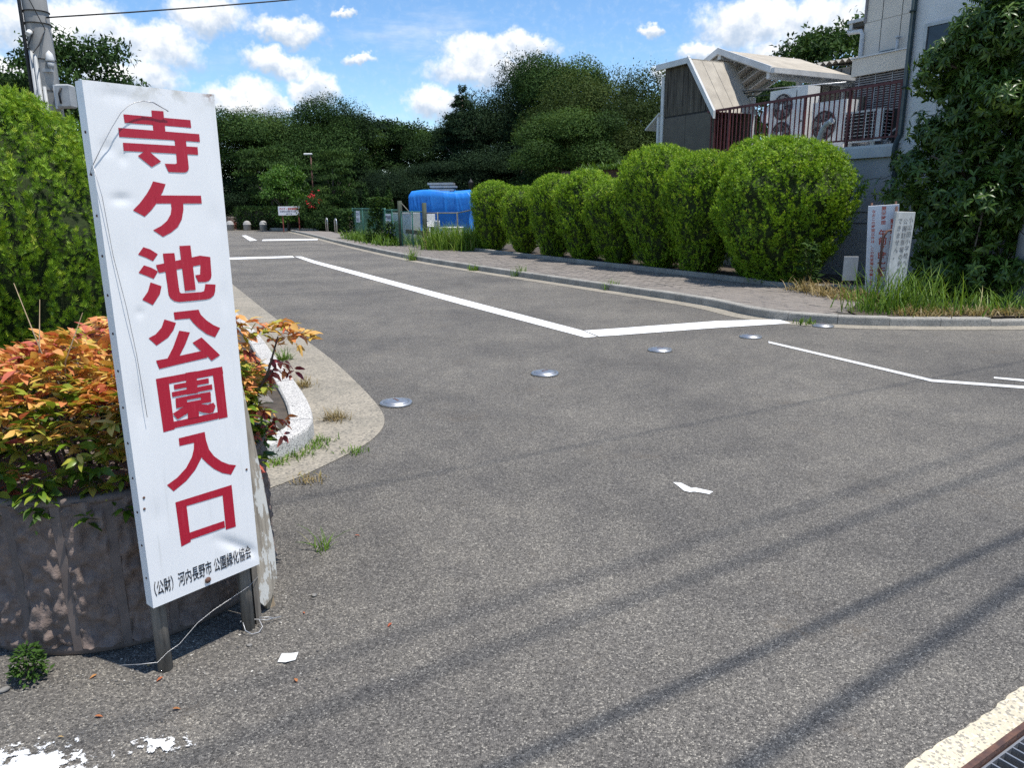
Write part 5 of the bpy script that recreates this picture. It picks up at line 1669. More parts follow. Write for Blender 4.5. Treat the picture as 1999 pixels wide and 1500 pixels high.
grass_clump('dry_grass', 'dry straw at the near end of the hedge kerb', [(5.0, 11.0, .1), (4.85, 11.4, .1), (5.15, 10.75, .1), (4.7, 11.9, .12)], 700, .06, .3, .13, 'dry_grass', lean=.7, seed=75)
grass_clump('tall_grass', 'tall grass in front of the wire fence below the tarpaulin', [(-2.5, 24.85, .08), (-2.1, 24.5, .08), (-1.7, 24.4, .08), (-1.4, 24.0, .08), (-1.95, 24.9, .08), (-1.2, 24.3, .08)], 1500, .3, 1.0, .26, lean=.22, width=1.7, seed=76, tint0=.55)
grass_clump('tall_grass', 'grass inside the yard below the tarpaulin', [(-3.2 + .35 * k, 28.6 + .3 * math.sin(k * 2), .06) for k in range(8)], 1500, .3, .8, .45, lean=.22, width=2.0, seed=77, tint0=.5)
grass_clump('weeds', 'low weeds along the foot of the wire fence', [(-6.9 + .33 * k, 33.5 - .77 * k, .08) for k in range(9)], 1600, .15, .6, .25, lean=.5, width=2.2, seed=78, tint0=.3)
for k, (x, y, lab) in enumerate(((-2.75, 20.95, 'grass tuft at the bend of the right kerb'), (.16, 15.95, 'grass tuft on the right kerb below the first thujas'), (1.78, 13.25, 'small grass tuft at the right kerb below the middle thujas'), (-.85, 17.5, 'grass tuft on the right kerb left of the hedge'), (3.72, 9.22, 'little grass beside the last steel disc'))):
    grass_clump('grass_tuft', lab, [(x, y, .01)], 90 if k < 4 else 40, .06, (.5, .32, .25, .22, .11)[k], .07, lean=.4, seed=80 + k)
for k, (x, y, n_, lab) in enumerate(((-1.28, 5.15, 130, 'straw tuft at the tip of the island kerb'), (-1.2, 4.2, 260, 'short green grass in the joint below the island kerb tip'), (-1.78, 6.15, 130, 'dry grass at the outside of the island kerb'), (-2.3, 7.3, 130, 'green weed at the island kerb behind the nandina branch'), (-.98, 4.4, 60, 'tiny grass at the rim of the concrete apron'), (-1.15, 3.92, 70, 'dry tuft at the near rim of the concrete apron'))):
    pts = [(x, y, .006)] if k != 1 else [(-1.25, 4.62, .006), (-1.26, 4.5, .006), (-1.32, 4.34, .006), (-1.42, 4.22, .006)]
    grass_clump('grass_tuft', lab, pts, n_, .03, (.12, .07, .14, .2, .04, .05)[k], .045, 'dry_grass' if k in (0, 2, 5) else 'grass', lean=.7, width=.45, seed=90 + k)
grass_clump('grass_tuft', 'few grass blades on the asphalt right of the weathered board', [(-.86, 3.05, .004)], 16, .05, .17, .03, 'grass', lean=.7, width=.4, seed=99)


def weed(name, label, loc, h, r, n, seed, mat='leaf_mid', size=.05, cat='plant'):
    g = np.random.default_rng(seed)
    t_ = thing(name, label, cat, loc)
    z = g.uniform(.05, 1, n) ** .8 * h
    a = g.uniform(0, 6.283, n)
    q = r * np.sqrt(g.uniform(0, 1, n)) * (1.1 - .5 * z / h)
    pos = np.stack([q * np.cos(a), q * np.sin(a), z], 1)
    y = norm(np.stack([np.cos(a), np.sin(a), g.normal(size=n) * .4 + .1], 1) + g.normal(size=(n, 3)) * .3)
    v_, f_, tt = scatter(*LEAF2, pos, frames(y, norm(np.array([0, 0, 1.0]) + g.normal(size=(n, 3)) * .4)), size * g.uniform(.6, 1.3, n), np.clip(.5 + g.normal(size=n) * .2, 0, 1))
    link('leaves', arrays_mesh('leaves', v_, f_, tt), M[mat], t_)
    m_ = MB()
    for k in range(5):
        b_ = 1.3 * k
        m_.tube([(0, 0, -.01), (r * .4 * math.cos(b_), r * .4 * math.sin(b_), h * .5), (r * .6 * math.cos(b_), r * .6 * math.sin(b_), h * .9)], [.004, .003, .0015], 5)
    part('stems', m_, M['bark'], t_)
    return t_


weed('weed', 'small feathery weed at the foot of the planter in the bottom left', (-1.585, 2.14, 0), .11, .055, 420, 101, 'leaf_fresh', .018)
weed('tall_weed', 'upright leafy weed at the near end of the hedge kerb', (4.86, 12.2, .1), .75, .13, 240, 102, 'leaf_mid', .11)
weed('vine_mass', 'vines climbing over the wire fence left of the gate', (-5.05, 29.6, .06), 1.75, .52, 1500, 103, 'leaf_mid', .15)
weed('vine_mass', 'dark vines at the left end of the wire fence', (-7.2, 34.4, .06), 1.2, .5, 900, 104, 'leaf_dark', .16)
weed('vine_mass', 'ivy at the foot of the wire fence beside the notice', (-4.35, 28.0, .06), .85, .35, 700, 105, 'leaf_mid', .13)

# ------------------------------------------------------------------ terrace wall and buildings on the right
tw = thing('terrace_wall', 'grey retaining wall with pale ledge behind the clipped hedge', 'wall', uv(12.4, 8.0, 0))


def upart(name, fn, mat, parent):
    """build in u,v,z and hang under a parent that stands at a u,v point without rotation"""
    m_ = MB(); fn(m_)
    L_ = parent.location
    m_.v = [(p[0] - L_.x, p[1] - L_.y, p[2] - L_.z) for p in m_.v]
    return part(name, m_, mat, parent)


upart('wall', lambda b: b.uvbox(12.40, 18.0, 5.9, 16.4, -.1, 2.27), M['grey_wall'], tw)
upart('ledge', lambda b: (b.uvbox(12.33, 18.0, 5.88, 16.42, 2.27, 2.45), b.uvbox(12.36, 12.39, 5.89, 16.41, 2.45, 2.49)), M['wall_band'], tw)
upart('lower_groove', lambda b: (b.uvbox(12.394, 12.401, 5.9, 16.4, 1.10, 1.112), b.uvbox(12.394, 12.401, 5.9, 16.4, 1.30, 1.312)), M['seam'], tw)
# a crack running across the render below the ledge
cr = random.Random(4)
pts, z, v0 = [], 1.95, 8.9
while v0 < 10.9:
    pts.append(uv(12.398, v0, z)); v0 += cr.uniform(.05, .12); z += cr.uniform(-.035, .035)
upart('crack', lambda b: b.tube(pts, .004, 4), M['seam'], tw)

# railing
rl = thing('terrace_railing', 'dark red steel railing along the edge of the terrace', 'railing', uv(12.46, 8.9, 2.45))
upart('top_rail', lambda b: b.uvbox(12.43, 12.49, 8.85, 13.75, 3.50, 3.545), M['rail'], rl)
upart('bottom_rail', lambda b: b.uvbox(12.445, 12.475, 8.85, 13.75, 2.60, 2.63), M['rail'], rl)
v0, k = 8.92, 0
while v0 < 13.7:
    if k % 9 == 0:
        upart('post', lambda b: b.uvbox(12.437, 12.483, v0 - .022, v0 + .022, 2.45, 3.50), M['rail'], rl)
    else:
        upart('baluster', lambda b: b.uvbox(12.452, 12.468, v0 - .011, v0 + .011, 2.63, 3.50), M['rail'], rl)
    v0 += .115; k += 1
upart('return_rail', lambda b: b.uvbox(12.5, 13.6, 13.71, 13.75, 3.50, 3.54), M['rail'], rl)
for q in range(8):
    upart('baluster', lambda b: b.uvbox(12.56 + q * .128, 12.576 + q * .128, 13.72, 13.736, 2.5, 3.50), M['rail'], rl)


# outdoor units
def fan(parent, u_, v_, z_, r_):
    L_ = parent.location
    f_ = MB()
    c = Vector(uv(u_ - .012, v_, z_)) - L_
    n_f = 30
    ax, az_ = V_DIR, Vector((0, 0, 1))
    f_.add([c + (ax * math.cos(6.2832 * k_ / n_f) + az_ * math.sin(6.2832 * k_ / n_f)) * r_ for k_ in range(n_f)], [tuple(range(n_f))])
    fo = part('fan_opening', f_, M['fan_dark'], parent)
    for k_ in range(5):
        b_ = MB()
        a0 = 6.2832 * k_ / 5
        c2 = c - U_DIR * .006
        P_ = [c2 + (ax * math.cos(a0 + da) + az_ * math.sin(a0 + da)) * rr_ - U_DIR * dz for rr_, da, dz in ((.05, 0, 0), (r_ * .85, -.1, .004), (r_ * .88, .45, .0), (.06, .5, 0))]
        b_.add(P_, [(0, 1, 2, 3)])
        part('fan_blade', b_, M['louvre'], fo)
    g_ = MB()
    c3 = c - U_DIR * .022
    for rr_ in (.25, .5, .75, 1.0):
        g_.tube([c3 + (ax * math.cos(6.2832 * k_ / 28) + az_ * math.sin(6.2832 * k_ / 28)) * r_ * rr_ for k_ in range(29)], .003, 4, cap=False)
    for k_ in range(16):
        a0 = 6.2832 * k_ / 16
        g_.tube([c3 + (ax * math.cos(a0) + az_ * math.sin(a0)) * r_ * .18, c3 + (ax * math.cos(a0 + .25) + az_ * math.sin(a0 + .25)) * r_], .0025, 4, cap=False)
    part('fan_guard', g_, M['fan_wire'], fo)
    h_ = MB(); h_.add([c3 - U_DIR * .002 + ax * a_ + az_ * b_ for a_, b_ in ((-.05, -.06), (.05, -.06), (.05, .06), (-.05, .06))], [(0, 1, 2, 3)])
    part('fan_hub', h_, M['white_plastic'], fo)


ac1 = thing('outdoor_unit', 'tall white outdoor unit with two stacked fans behind the railing', 'air conditioner', uv(13.4, 12.1, 2.47), 'outdoor units on the terrace')
upart('casing', lambda b: b.uvbox(13.2, 13.56, 11.6, 12.62, 2.52, 3.86), M['white_plastic'], ac1)
upart('foot', lambda b: b.uvbox(13.22, 13.54, 11.75, 11.85, 2.47, 2.52), M['steel'], ac1)
upart('foot', lambda b: b.uvbox(13.22, 13.54, 12.4, 12.5, 2.47, 2.52), M['steel'], ac1)
fan(ac1, 13.2, 12.24, 3.50, .27); fan(ac1, 13.2, 12.24, 2.93, .27)
upart('side_groove', lambda b: (b.uvbox(13.194, 13.201, 11.88, 11.895, 2.55, 3.8), b.uvbox(13.19, 13.2, 11.70, 11.76, 3.15, 3.18)), M['seam'], ac1)
ac2 = thing('outdoor_unit', 'single fan white outdoor unit right of the tall one', 'air conditioner', uv(13.3, 11.0, 2.47), 'outdoor units on the terrace')
upart('casing', lambda b: b.uvbox(13.2, 13.56, 10.62, 11.44, 2.55, 3.48), M['white_plastic'], ac2)
upart('foot', lambda b: b.uvbox(13.22, 13.54, 10.75, 10.85, 2.47, 2.55), M['steel'], ac2)
upart('foot', lambda b: b.uvbox(13.22, 13.54, 11.2, 11.3, 2.47, 2.55), M['steel'], ac2)
fan(ac2, 13.2, 11.12, 3.02, .29)
ac3 = thing('outdoor_unit', 'outdoor unit showing its black finned back next to the drain pipe', 'air conditioner', uv(12.95, 10.0, 2.47), 'outdoor units on the terrace')
upart('casing', lambda b: b.uvbox(12.9, 13.2, 9.56, 10.4, 2.60, 3.18), M['white_plastic'], ac3)
upart('foot', lambda b: b.uvbox(12.92, 13.18, 9.7, 9.8, 2.47, 2.60), M['steel'], ac3)
upart('foot', lambda b: b.uvbox(12.92, 13.18, 10.2, 10.3, 2.47, 2.60), M['steel'], ac3)
upart('fin_panel', lambda b: b.uvbox(12.89, 12.9, 9.72, 10.38, 2.63, 3.14), M['dark'], ac3)
upart('fin_panel', lambda b: b.uvbox(12.93, 13.17, 9.55, 9.56, 2.63, 3.14), M['dark'], ac3)
upart('guard_grid', lambda b: ([b.uvbox(12.878, 12.888, 9.72, 10.38, 2.66 + .062 * q, 2.668 + .062 * q) for q in range(8)], [b.uvbox(12.876, 12.886, 9.74 + .155 * q, 9.755 + .155 * q, 2.63, 3.14) for q in range(5)], [b.uvbox(12.93, 13.17, 9.538, 9.548, 2.66 + .062 * q, 2.672 + .062 * q) for q in range(8)]), M['white_plastic'], ac3)
dk = thing('meter_box', 'dark clutter of pipes and boxes between outdoor unit and drain pipe', 'box', uv(13.0, 9.2, 2.47))
upart('box', lambda b: b.uvbox(13.05, 13.4, 8.95, 9.45, 2.47, 3.15), M['dark'], dk)
upart('pipe', lambda b: b.tube([uv(12.9, 9.5, 2.5), uv(12.92, 9.35, 2.75), uv(12.95, 9.1, 2.9), uv(13.0, 9.0, 3.3)], .02, 6), M['grey_box'], dk)
sk = thing('vent_pipe', 'bent grey vent pipe standing in front of the railing', 'pipe', uv(12.38, 10.5, 2.47))
upart('pipe', lambda b: b.tube([uv(12.39, 10.58, 2.44), uv(12.39, 10.54, 2.66), uv(12.39, 10.46, 2.86), uv(12.39, 10.38, 2.95), uv(12.39, 10.29, 2.99)], [.05, .05, .05, .048, .048], 10), M['grey_box'], sk)
upart('mouth', lambda b: b.tube([uv(12.39, 10.30, 2.985), uv(12.39, 10.25, 2.995)], .054, 10), M['white_plastic'], sk)
dish = thing('satellite_dish', 'white round dish left of the tall outdoor unit', 'dish', uv(13.6, 12.95, 2.47))
upart('mast', lambda b: b.tube([uv(13.6, 12.95, 2.47), uv(13.6, 12.95, 3.4)], .02, 6), M['steel'], dish)
m = MB(); m.lathe([(.001, 0), (.1, .01), (.18, .035), (.22, .06)], seg=20)
o = part('dish', m, M['white_plastic'], dish); o.location = (0, 0, .95); o.rotation_euler = (rad(70), 0, rad(-60))

# shed on the terrace
sd = thing('terrace_shed', 'shed with smoked plastic wall and steep corrugated roof at the left end of the terrace', 'shed', uv(13.0, 14.5, 2.45))


def corrugated(b, p00, p10, p11, p01, waves, amp, nrm):
    """wavy sheet: waves counted from p00 to p10"""
    p00, p10, p11, p01 = map(Vector, (p00, p10, p11, p01))
    n_w = waves * 4
    vs_, fs = [], []
    for i in range(n_w + 1):
        f = i / n_w
        o_ = Vector(nrm) * (amp * math.sin(f * waves * 6.2832))
        vs_ += [p00.lerp(p10, f) + o_, p01.lerp(p11, f) + o_]
    for i in range(n_w):
        fs.append((2 * i, 2 * i + 2, 2 * i + 3, 2 * i + 1))
    b.add(vs_, fs, True)


front = [(15.35, 2.45), (13.56, 2.45), (13.56, 3.56), (14.36, 4.70), (15.35, 4.70)]
upart('frame', lambda b: ([b.uvbox(12.50, 12.54, v_ - .025, v_ + .025, 2.45, z_) for v_, z_ in ((15.32, 4.7), (14.75, 4.7), (14.2, 4.45), (13.6, 3.6))], [b.uvbox(12.495, 12.53, v1, 15.34, z_ - .022, z_ + .022) for z_, v1 in ((4.32, 14.12), (3.93, 13.84), (3.55, 13.58))]), M['dark'], sd)


def smoked(v0_, v1_, z0_, top):
    def fn(b):
        n_w = max(8, int((v0_ - v1_) / .04) * 4)
        vs_, fs = [], []
        for i in range(n_w + 1):
            v_ = v0_ + (v1_ - v0_) * i / n_w
            du = .007 * math.sin(v_ / .04 * 6.2832 / 2)
            vs_ += [uv(12.50 + du - .012, v_, z0_), uv(12.50 + du - .012, v_, max(z0_ + .01, min(top, 3.56 + (v_ - 13.56) * 1.425)))]
        b.add(vs_, [(2 * i + 2, 2 * i, 2 * i + 1, 2 * i + 3) for i in range(n_w)], True)
    return fn


for a_, b_ in ((15.35, 14.78), (14.78, 14.2), (14.2, 13.58)):
    upart('smoked_panel', smoked(a_, b_, 3.57, 4.70), M['poly'], sd)
for a_, b_ in ((15.35, 14.55), (14.54, 13.58)):
    upart('lower_panel', lambda b: b.uvbox(12.483, 12.492, b_, a_, 2.47, 3.53), M['poly_low'], sd)
upart('side_wall', lambda b: b.uvbox(12.53, 13.6, 15.30, 15.34, 2.45, 4.7), M['poly_low'], sd)
upart('back_wall', lambda b: b.add([uv(13.62, v_, z_) for v_, z_ in front], [(0, 1, 2, 3, 4)]), M['poly_low'], sd)
sl_n = Vector(uv(0, -1.0, .70)).normalized()
for q in range(4):
    u0_, u1_ = 12.40 + q * .325, 12.40 + (q + 1) * .325 + .01
    upart('roof_sheet', lambda b: corrugated(b, uv(u0_, 14.36, 4.76), uv(u1_, 14.36, 4.76), uv(u1_, 13.47, 3.50), uv(u0_, 13.47, 3.50), 7, .007, sl_n + Vector((0, 0, 0))), M['corrugate'], sd)
upart('roof_top', lambda b: b.uvbox(12.40, 13.70, 14.34, 15.50, 4.72, 4.755), M['corrugate'], sd)
upart('fascia', lambda b: b.uvbox(12.34, 12.40, 14.36, 15.55, 4.66, 4.79), M['fascia'], sd)


def slope_board(b, u0_, u1_, pa, pb, th_):
    (va, za), (vb, zb) = pa, pb
    lo = [uv(u0_, va, za - th_), uv(u1_, va, za - th_), uv(u1_, va, za), uv(u0_, va, za)]
    hi = [uv(u0_, vb, zb - th_), uv(u1_, vb, zb - th_), uv(u1_, vb, zb), uv(u0_, vb, zb)]
    b.hexa(lo, hi)


upart('fascia', lambda b: slope_board(b, 12.33, 12.395, (14.40, 4.83), (13.44, 3.52), .17), M['fascia'], sd)
upart('corner_post', lambda b: b.uvbox(12.46, 12.50, 15.36, 15.46, 2.5, 4.5), M['fascia'], sd)
wg = thing('slanted_panel', 'small slanted white panel on a post left of the shed', 'panel', uv(12.45, 15.6, 2.45))
upart('post', lambda b: b.uvbox(12.42, 12.47, 15.48, 15.54, 2.3, 3.6), M['fascia'], wg)
upart('panel', lambda b: slope_board(b, 12.4, 12.9, (15.45, 3.68), (15.98, 3.34), .04), M['fascia'], wg)
bw = thing('brown_wall', 'brown overgrown wall left of the shed behind the hedge', 'wall', uv(13.0, 18, 0))
upart('wall', lambda b: b.uvbox(13.0, 13.2, 16.42, 21.0, 0, 2.5), M['rust'], bw)
grass_clump('creeper', 'creeper hanging on the brown wall left of the shed', [uv(12.95, 16.7 + .35 * q, 2.45) for q in range(9)], 700, .1, .4, .15, 'leaf_none' if False else 'grass', lean=1.0, width=2.4, seed=111, tint0=.1, cat='creeper')

# carport: open gable roof
cp = thing('carport', 'open gabled carport roof with corrugated sheets behind the railing', 'carport', uv(15, 14.3, 2.45))
AP, RE, LE = (14.61, 5.07), (12.90, 4.40), (16.3, 4.40)
for q in range(5):
    u0_, u1_ = 13.5 + q * .55, 13.5 + (q + 1) * .55 + .02
    for eave, sg in ((RE, -1), (LE, 1)):
        nn_ = Vector(uv(0, sg * .36, .93))
        upart('roof_sheet', lambda b: corrugated(b, uv(u0_, AP[0], AP[1]), uv(u1_, AP[0], AP[1]), uv(u1_, eave[0], eave[1]), uv(u0_, eave[0], eave[1]), 8, .010, nn_), M['corrugate'], cp)
for eave in (RE, LE):
    upart('barge_board', lambda b: slope_board(b, 13.44, 13.495, (AP[0], AP[1] + .05), (eave[0], eave[1] + .05), .14), M['fascia'], cp)
upart('gutter', lambda b: b.uvbox(13.46, 16.3, 12.80, 12.90, 4.30, 4.41), M['fascia'], cp)
upart('eave_beam', lambda b: b.uvbox(13.5, 16.25, 12.98, 13.06, 4.20, 4.34), M['fascia'], cp)
upart('ridge_beam', lambda b: b.uvbox(13.5, 16.25, 14.56, 14.66, 4.86, 4.98), M['fascia'], cp)
for q in range(6):
    u_ = 13.6 + q * .52
    for eave in (RE, LE):
        upart('rafter', lambda b: slope_board(b, u_, u_ + .06, (AP[0], AP[1] - .05), (eave[0], eave[1] - .05), .09), M['fascia'], cp)
for u_, v_ in ((14.6, 13.1), (16.1, 13.1), (14.6, 16.0), (16.1, 16.0)):
    upart('post', lambda b: b.uvbox(u_ - .05, u_ + .05, v_ - .05, v_ + .05, 2.45, 4.3), M['fascia'], cp)
for q, (za, zb) in enumerate(((4.06, 3.86), (4.00, 3.96), (3.92, 3.9))):
    m = MB(); m.tube([uv(13.6, 13.9, za), uv(13.6 + .2 * q, 11.0 + .9 * q, zb)], .014, 6)
    tag(part('laundry_pole', m, M['pipe_green' if q else 'steel']), ('longest', 'middle', 'lowest')[q] + ' thin laundry pole under the carport eave', 'pole', 'laundry poles under the carport')

# cement sheet shed behind
cs = thing('cement_shed', 'grey shed with wavy roof edge left of the beige house', 'shed', uv(16.5, 13.5, 0))
upart('wall', lambda b: b.uvbox(16.5, 19, 12.0, 14.2, 0, 4.72), M['cement_sheet'], cs)
upart('roof', lambda b: corrugated(b, uv(16.3, 14.35, 4.88), uv(16.3, 11.9, 4.80), uv(19, 11.9, 5.1), uv(19, 14.35, 5.15), 13, .045, (0, 0, 1)), M['cement_sheet'], cs)
for q in range(8):
    upart('rib', lambda b: b.uvbox(16.48, 16.5, 12.1 + q * .28, 12.13 + q * .28, 2.4, 4.7), M['seam'], cs)

# beige house set back on the terrace
bh = thing('beige_house', 'beige panelled house rising behind the outdoor units', 'house', uv(15, 10, 0))
upart('wall', lambda b: b.uvbox(14.5, 18.0, 6.2, 11.40, 2.2, 5.12), M['beige_wall'], bh)
upart('upper_wall', lambda b: b.uvbox(14.503, 18.0, 6.2, 11.37, 5.128, 7.4), M['beige_wall'], bh)
for v_ in (11.0, 10.56, 10.12):
    upart('panel_joint', lambda b: b.uvbox(14.497, 14.5, v_ - .006, v_ + .006, 2.5, 5.115), M['seam'], bh)
    upart('panel_joint', lambda b: b.uvbox(14.499, 14.503, v_ - .006, v_ + .006, 5.13, 7.4), M['seam'], bh)
upart('roof_edge', lambda b: (b.uvbox(14.3, 18.1, 6.1, 11.45, 7.402, 7.5)), M['louvre'], bh)
upart('eave', lambda b: (b.uvbox(14.45, 16.5, 11.40, 11.80, 5.18, 5.24), b.uvbox(14.5, 16.4, 11.70, 11.78, 5.02, 5.18)), M['fascia'], bh)
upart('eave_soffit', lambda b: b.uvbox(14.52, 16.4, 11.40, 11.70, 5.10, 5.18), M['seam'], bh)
upart('downpipe', lambda b: b.tube([uv(14.46, 11.74, 5.05), uv(14.46, 11.74, 5.0), uv(14.46, 11.44, 4.98), uv(14.46, 11.40, 4.9), uv(14.46, 11.42, 2.5)], .045, 10), M['fascia'], bh)
upart('corner_trim', lambda b: b.uvbox(14.48, 14.52, 11.36, 11.415, 5.13, 7.4), M['louvre'], bh)
upart('parapet', lambda b: b.uvbox(14.1, 14.49, 8.6, 11.30, 4.03, 4.37), M['beige_wall'], bh)
upart('parapet_cap', lambda b: b.uvbox(14.07, 14.49, 8.58, 11.33, 4.372, 4.40), M['fascia'], bh)
w_ = upart('window', lambda b: b.uvbox(14.47, 14.498, 10.58, 10.99, 4.40, 4.52), M['alu'], bh)
m = MB(); m.uvbox(14.462, 14.469, 10.61, 10.96, 4.41, 4.50); m.v = [(p[0] - bh.location.x, p[1] - bh.location.y, p[2]) for p in m.v]; part('pane', m, M['glass'], w_)
w2 = upart('window', lambda b: b.uvbox(14.47, 14.5, 10.2, 10.6, 5.44, 5.76), M['alu'], bh)
m = MB(); m.uvbox(14.462, 14.469, 10.23, 10.57, 5.47, 5.74); m.v = [(p[0] - bh.location.x, p[1] - bh.location.y, p[2]) for p in m.v]; part('pane', m, M['glass'], w2)
upart('vent_stack', lambda b: (b.tube([uv(14.4, 10.52, 4.40), uv(14.4, 10.52, 4.68)], .03, 8), b.tube([uv(14.4, 10.52, 4.68), uv(14.4, 10.52, 4.71)], .055, 8)), M['fascia'], bh)
lv = upart('louvre_frame', lambda b: b.uvbox(14.2, 14.44, 8.6, 11.26, 3.15, 4.02), M['dark'], bh)
for q in range(19):
    m = MB(); m.uvbox(14.17, 14.196, 8.62, 11.24, 3.17 + q * .045, 3.195 + q * .045); m.v = [(p[0] - bh.location.x, p[1] - bh.location.y, p[2]) for p in m.v]
    part('louvre', m, M['louvre'], lv)
for q in range(7):
    m = MB(); m.uvbox(14.16, 14.169, 8.85 + q * .38, 8.865 + q * .38, 3.15, 4.02); m.v = [(p[0] - bh.location.x, p[1] - bh.location.y, p[2]) for p in m.v]
    part('louvre_stay', m, M['grey_box'], lv)
upart('lower_panel', lambda b: b.uvbox(14.12, 14.2, 10.95, 11.25, 3.1, 3.62), M['poly_low'], bh)

# white stucco house at the right
sh_ = thing('stucco_house', 'white stucco house behind the big leafy tree', 'house', uv(13, 7.5, 0))
upart('wall', lambda b: b.uvbox(12.44, 14.3, 5.6, 8.86, 2.49, 7.0), M['stucco'], sh_)
upart('roof_slab', lambda b: b.uvbox(12.3, 14.35, 5.5, 8.95, 7.002, 7.1), M['louvre'], sh_)
w_ = upart('window', lambda b: (b.uvbox(12.40, 12.438, 7.6, 8.58, 3.68, 3.73), b.uvbox(12.40, 12.438, 7.6, 8.58, 4.31, 4.36), b.uvbox(12.40, 12.438, 8.53, 8.58, 3.73, 4.31), b.uvbox(12.40, 12.438, 7.6, 7.65, 3.73, 4.31), b.uvbox(12.41, 12.438, 8.06, 8.1, 3.73, 4.31)), M['alu'], sh_)
m = MB(); m.uvbox(12.425, 12.436, 7.65, 8.53, 3.73, 4.31); m.v = [(p[0] - sh_.location.x, p[1] - sh_.location.y, p[2]) for p in m.v]; part('pane', m, M['glass'], w_)
dp = thing('drain_pipe', 'dark green drain pipe running down the corner of the stucco house', 'pipe', uv(12.35, 8.8, 0))
upart('pipe', lambda b: b.tube([uv(12.38, 8.80, 6.98), uv(12.38, 8.80, 2.62), uv(12.30, 8.80, 2.50), uv(12.27, 8.80, 2.40), uv(12.27, 8.80, 2.28), uv(12.33, 8.80, 2.14), uv(12.34, 8.80, 1.98), uv(12.34, 8.80, .05)], .045, 12), M['pipe_green'], dp)
for z_ in (4.6, 3.4, 1.6, .6):
    upart('bracket', lambda b: b.tube([uv(12.36, 8.80, z_ - .015), uv(12.36, 8.80, z_ + .015)], .055, 12), M['pipe_green'], dp)

# ------------------------------------------------------------------ big leafy tree at the right
bt = thing('evergreen_tree', 'big glossy leaved evergreen tree at the right in front of the stucco house', 'tree', (6.85, 11.25, .1))
g_ = np.random.default_rng(17)
cl = []
for k in range(165):
    z = g_.uniform(.15, 4.3)
    env = 1.18 * min(1.0, (.66 + .30 * z)) if z < 2.7 else 1.18 * max(.36, 1.0 - (z - 2.7) * .36)
    a = g_.uniform(0, 6.283)
    q = env * g_.uniform(.2, .95)
    r_ = g_.uniform(.22, .42)
    p = U_DIR * (q * .72 * math.cos(a) - .05) + V_DIR * (q * math.sin(a) - .1 * max(0, z - 2.5) - (random.uniform(0, 1.3) if k % 3 == 0 and z < 2.8 else 0))
    cl.append((p.x, p.y, z, r_, r_, r_ * .72))
n_c = len(cl)
c_ = np.array(cl)
nr = 7500
idx = g_.integers(0, n_c, nr)
d = norm(g_.normal(size=(nr, 3)) + np.array([0, 0, .35]))
cen = c_[idx, :3] + d * c_[idx, 3:] * g_.uniform(.55, 1.1, nr)[:, None]
ct = g_.normal(size=n_c) * .1
WH = ([(0, 0, 0), (-.14, .35, .04), (0, .40, -.01), (.14, .35, .04), (-.11, .7, -.03), (0, .72, -.07), (.11, .7, -.03), (0, 1, -.22)],
      [(0, 3, 2), (0, 2, 1), (2, 3, 6), (2, 6, 5), (1, 2, 5), (1, 5, 4), (5, 6, 7), (4, 5, 7)])
P_ = []
for k in range(8):
    a = 6.283 * k / 8 + g_.normal(size=nr) * .3
    side = norm(np.cross(d, np.array([0.3, .2, 1.0])))
    up = np.cross(side, d)
    y = side * np.cos(a)[:, None] + up * np.sin(a)[:, None] + d * .35 + np.array([0, 0, -.35]) + g_.normal(size=(nr, 3)) * .12
    P_.append(scatter(*WH, cen, frames(y, norm(d + np.array([0, 0, .5]) + g_.normal(size=(nr, 3)) * .2)), .122 * g_.uniform(.65, 1.25, nr), np.clip(.42 + ct[idx] + g_.normal(size=nr) * .2, 0, 1)))
v_, f_, t_ = merge(P_)
o = link('crown', arrays_mesh('crown_evergreen', v_, f_, t_, True), M['glossy_leaf'], bt)
m = MB()
m.tube([(0, 0, -.1), (.05, .0, .9), (-.05, .05, 2.0), (.1, 0, 3.6)], [.12, .10, .075, .03], 10)
for k in range(11):
    a = k * 2.4; z = .5 + k * .27
    m.tube([(0, 0, z), (.4 * math.cos(a), .35 * math.sin(a), z + .3), (.8 * math.cos(a), .6 * math.sin(a), z + .45)], [.04, .025, .01], 6)
part('trunk', m, M['bark'], bt)

# grey wrapped pole and beam at the right edge
gp = thing('wrapped_pole', 'grey wrapped pole with a blue band at the right edge', 'pole', (7.23, 10.45, .05))
m = MB(); m.tube([(0, 0, -.1), (0, 0, 2.2)], [.185, .165], 24); part('pole', m, M['pole_wrap'], gp)
m = MB(); m.tube([(0, 0, 1.335), (0, 0, 1.385)], .1775, 24, cap=False); part('band', m, M['blue_band'], gp)
m = MB(); m.tube([(.18 * math.cos(a), .18 * math.sin(a), 1.02 - .05 * math.sin(a * 2)) for a in [6.283 * k / 24 for k in range(25)]], .005, 5); part('strap', m, M['cable'], gp)
for k, ch in enumerate('大阪府河内長野市'):
    text_mesh(ch, .085, M['wall_band'], gp, (-.115, -.146, 1.14 - k * .098), (rad(90), 0, rad(-38)), sx=.8)
m = MB(); m.box((0, 0, 0), (1.6, .09, .12)); o = tag(part('timber_beam', m, M['kerb']), 'pale horizontal beam end above the grey pole', 'beam'); o.location = (7.6, 10.9, 1.66); o.rotation_euler = (0, 0, rad(-8))
m = MB(); m.tube([(6.68, 10.75, 1.62), (6.66, 10.75, 1.2), (6.6, 10.74, .7)], .012, 6); tag(part('hanging_cord', m, M['post_wood']), 'cord hanging from the beam in front of the dark foliage', 'cord')

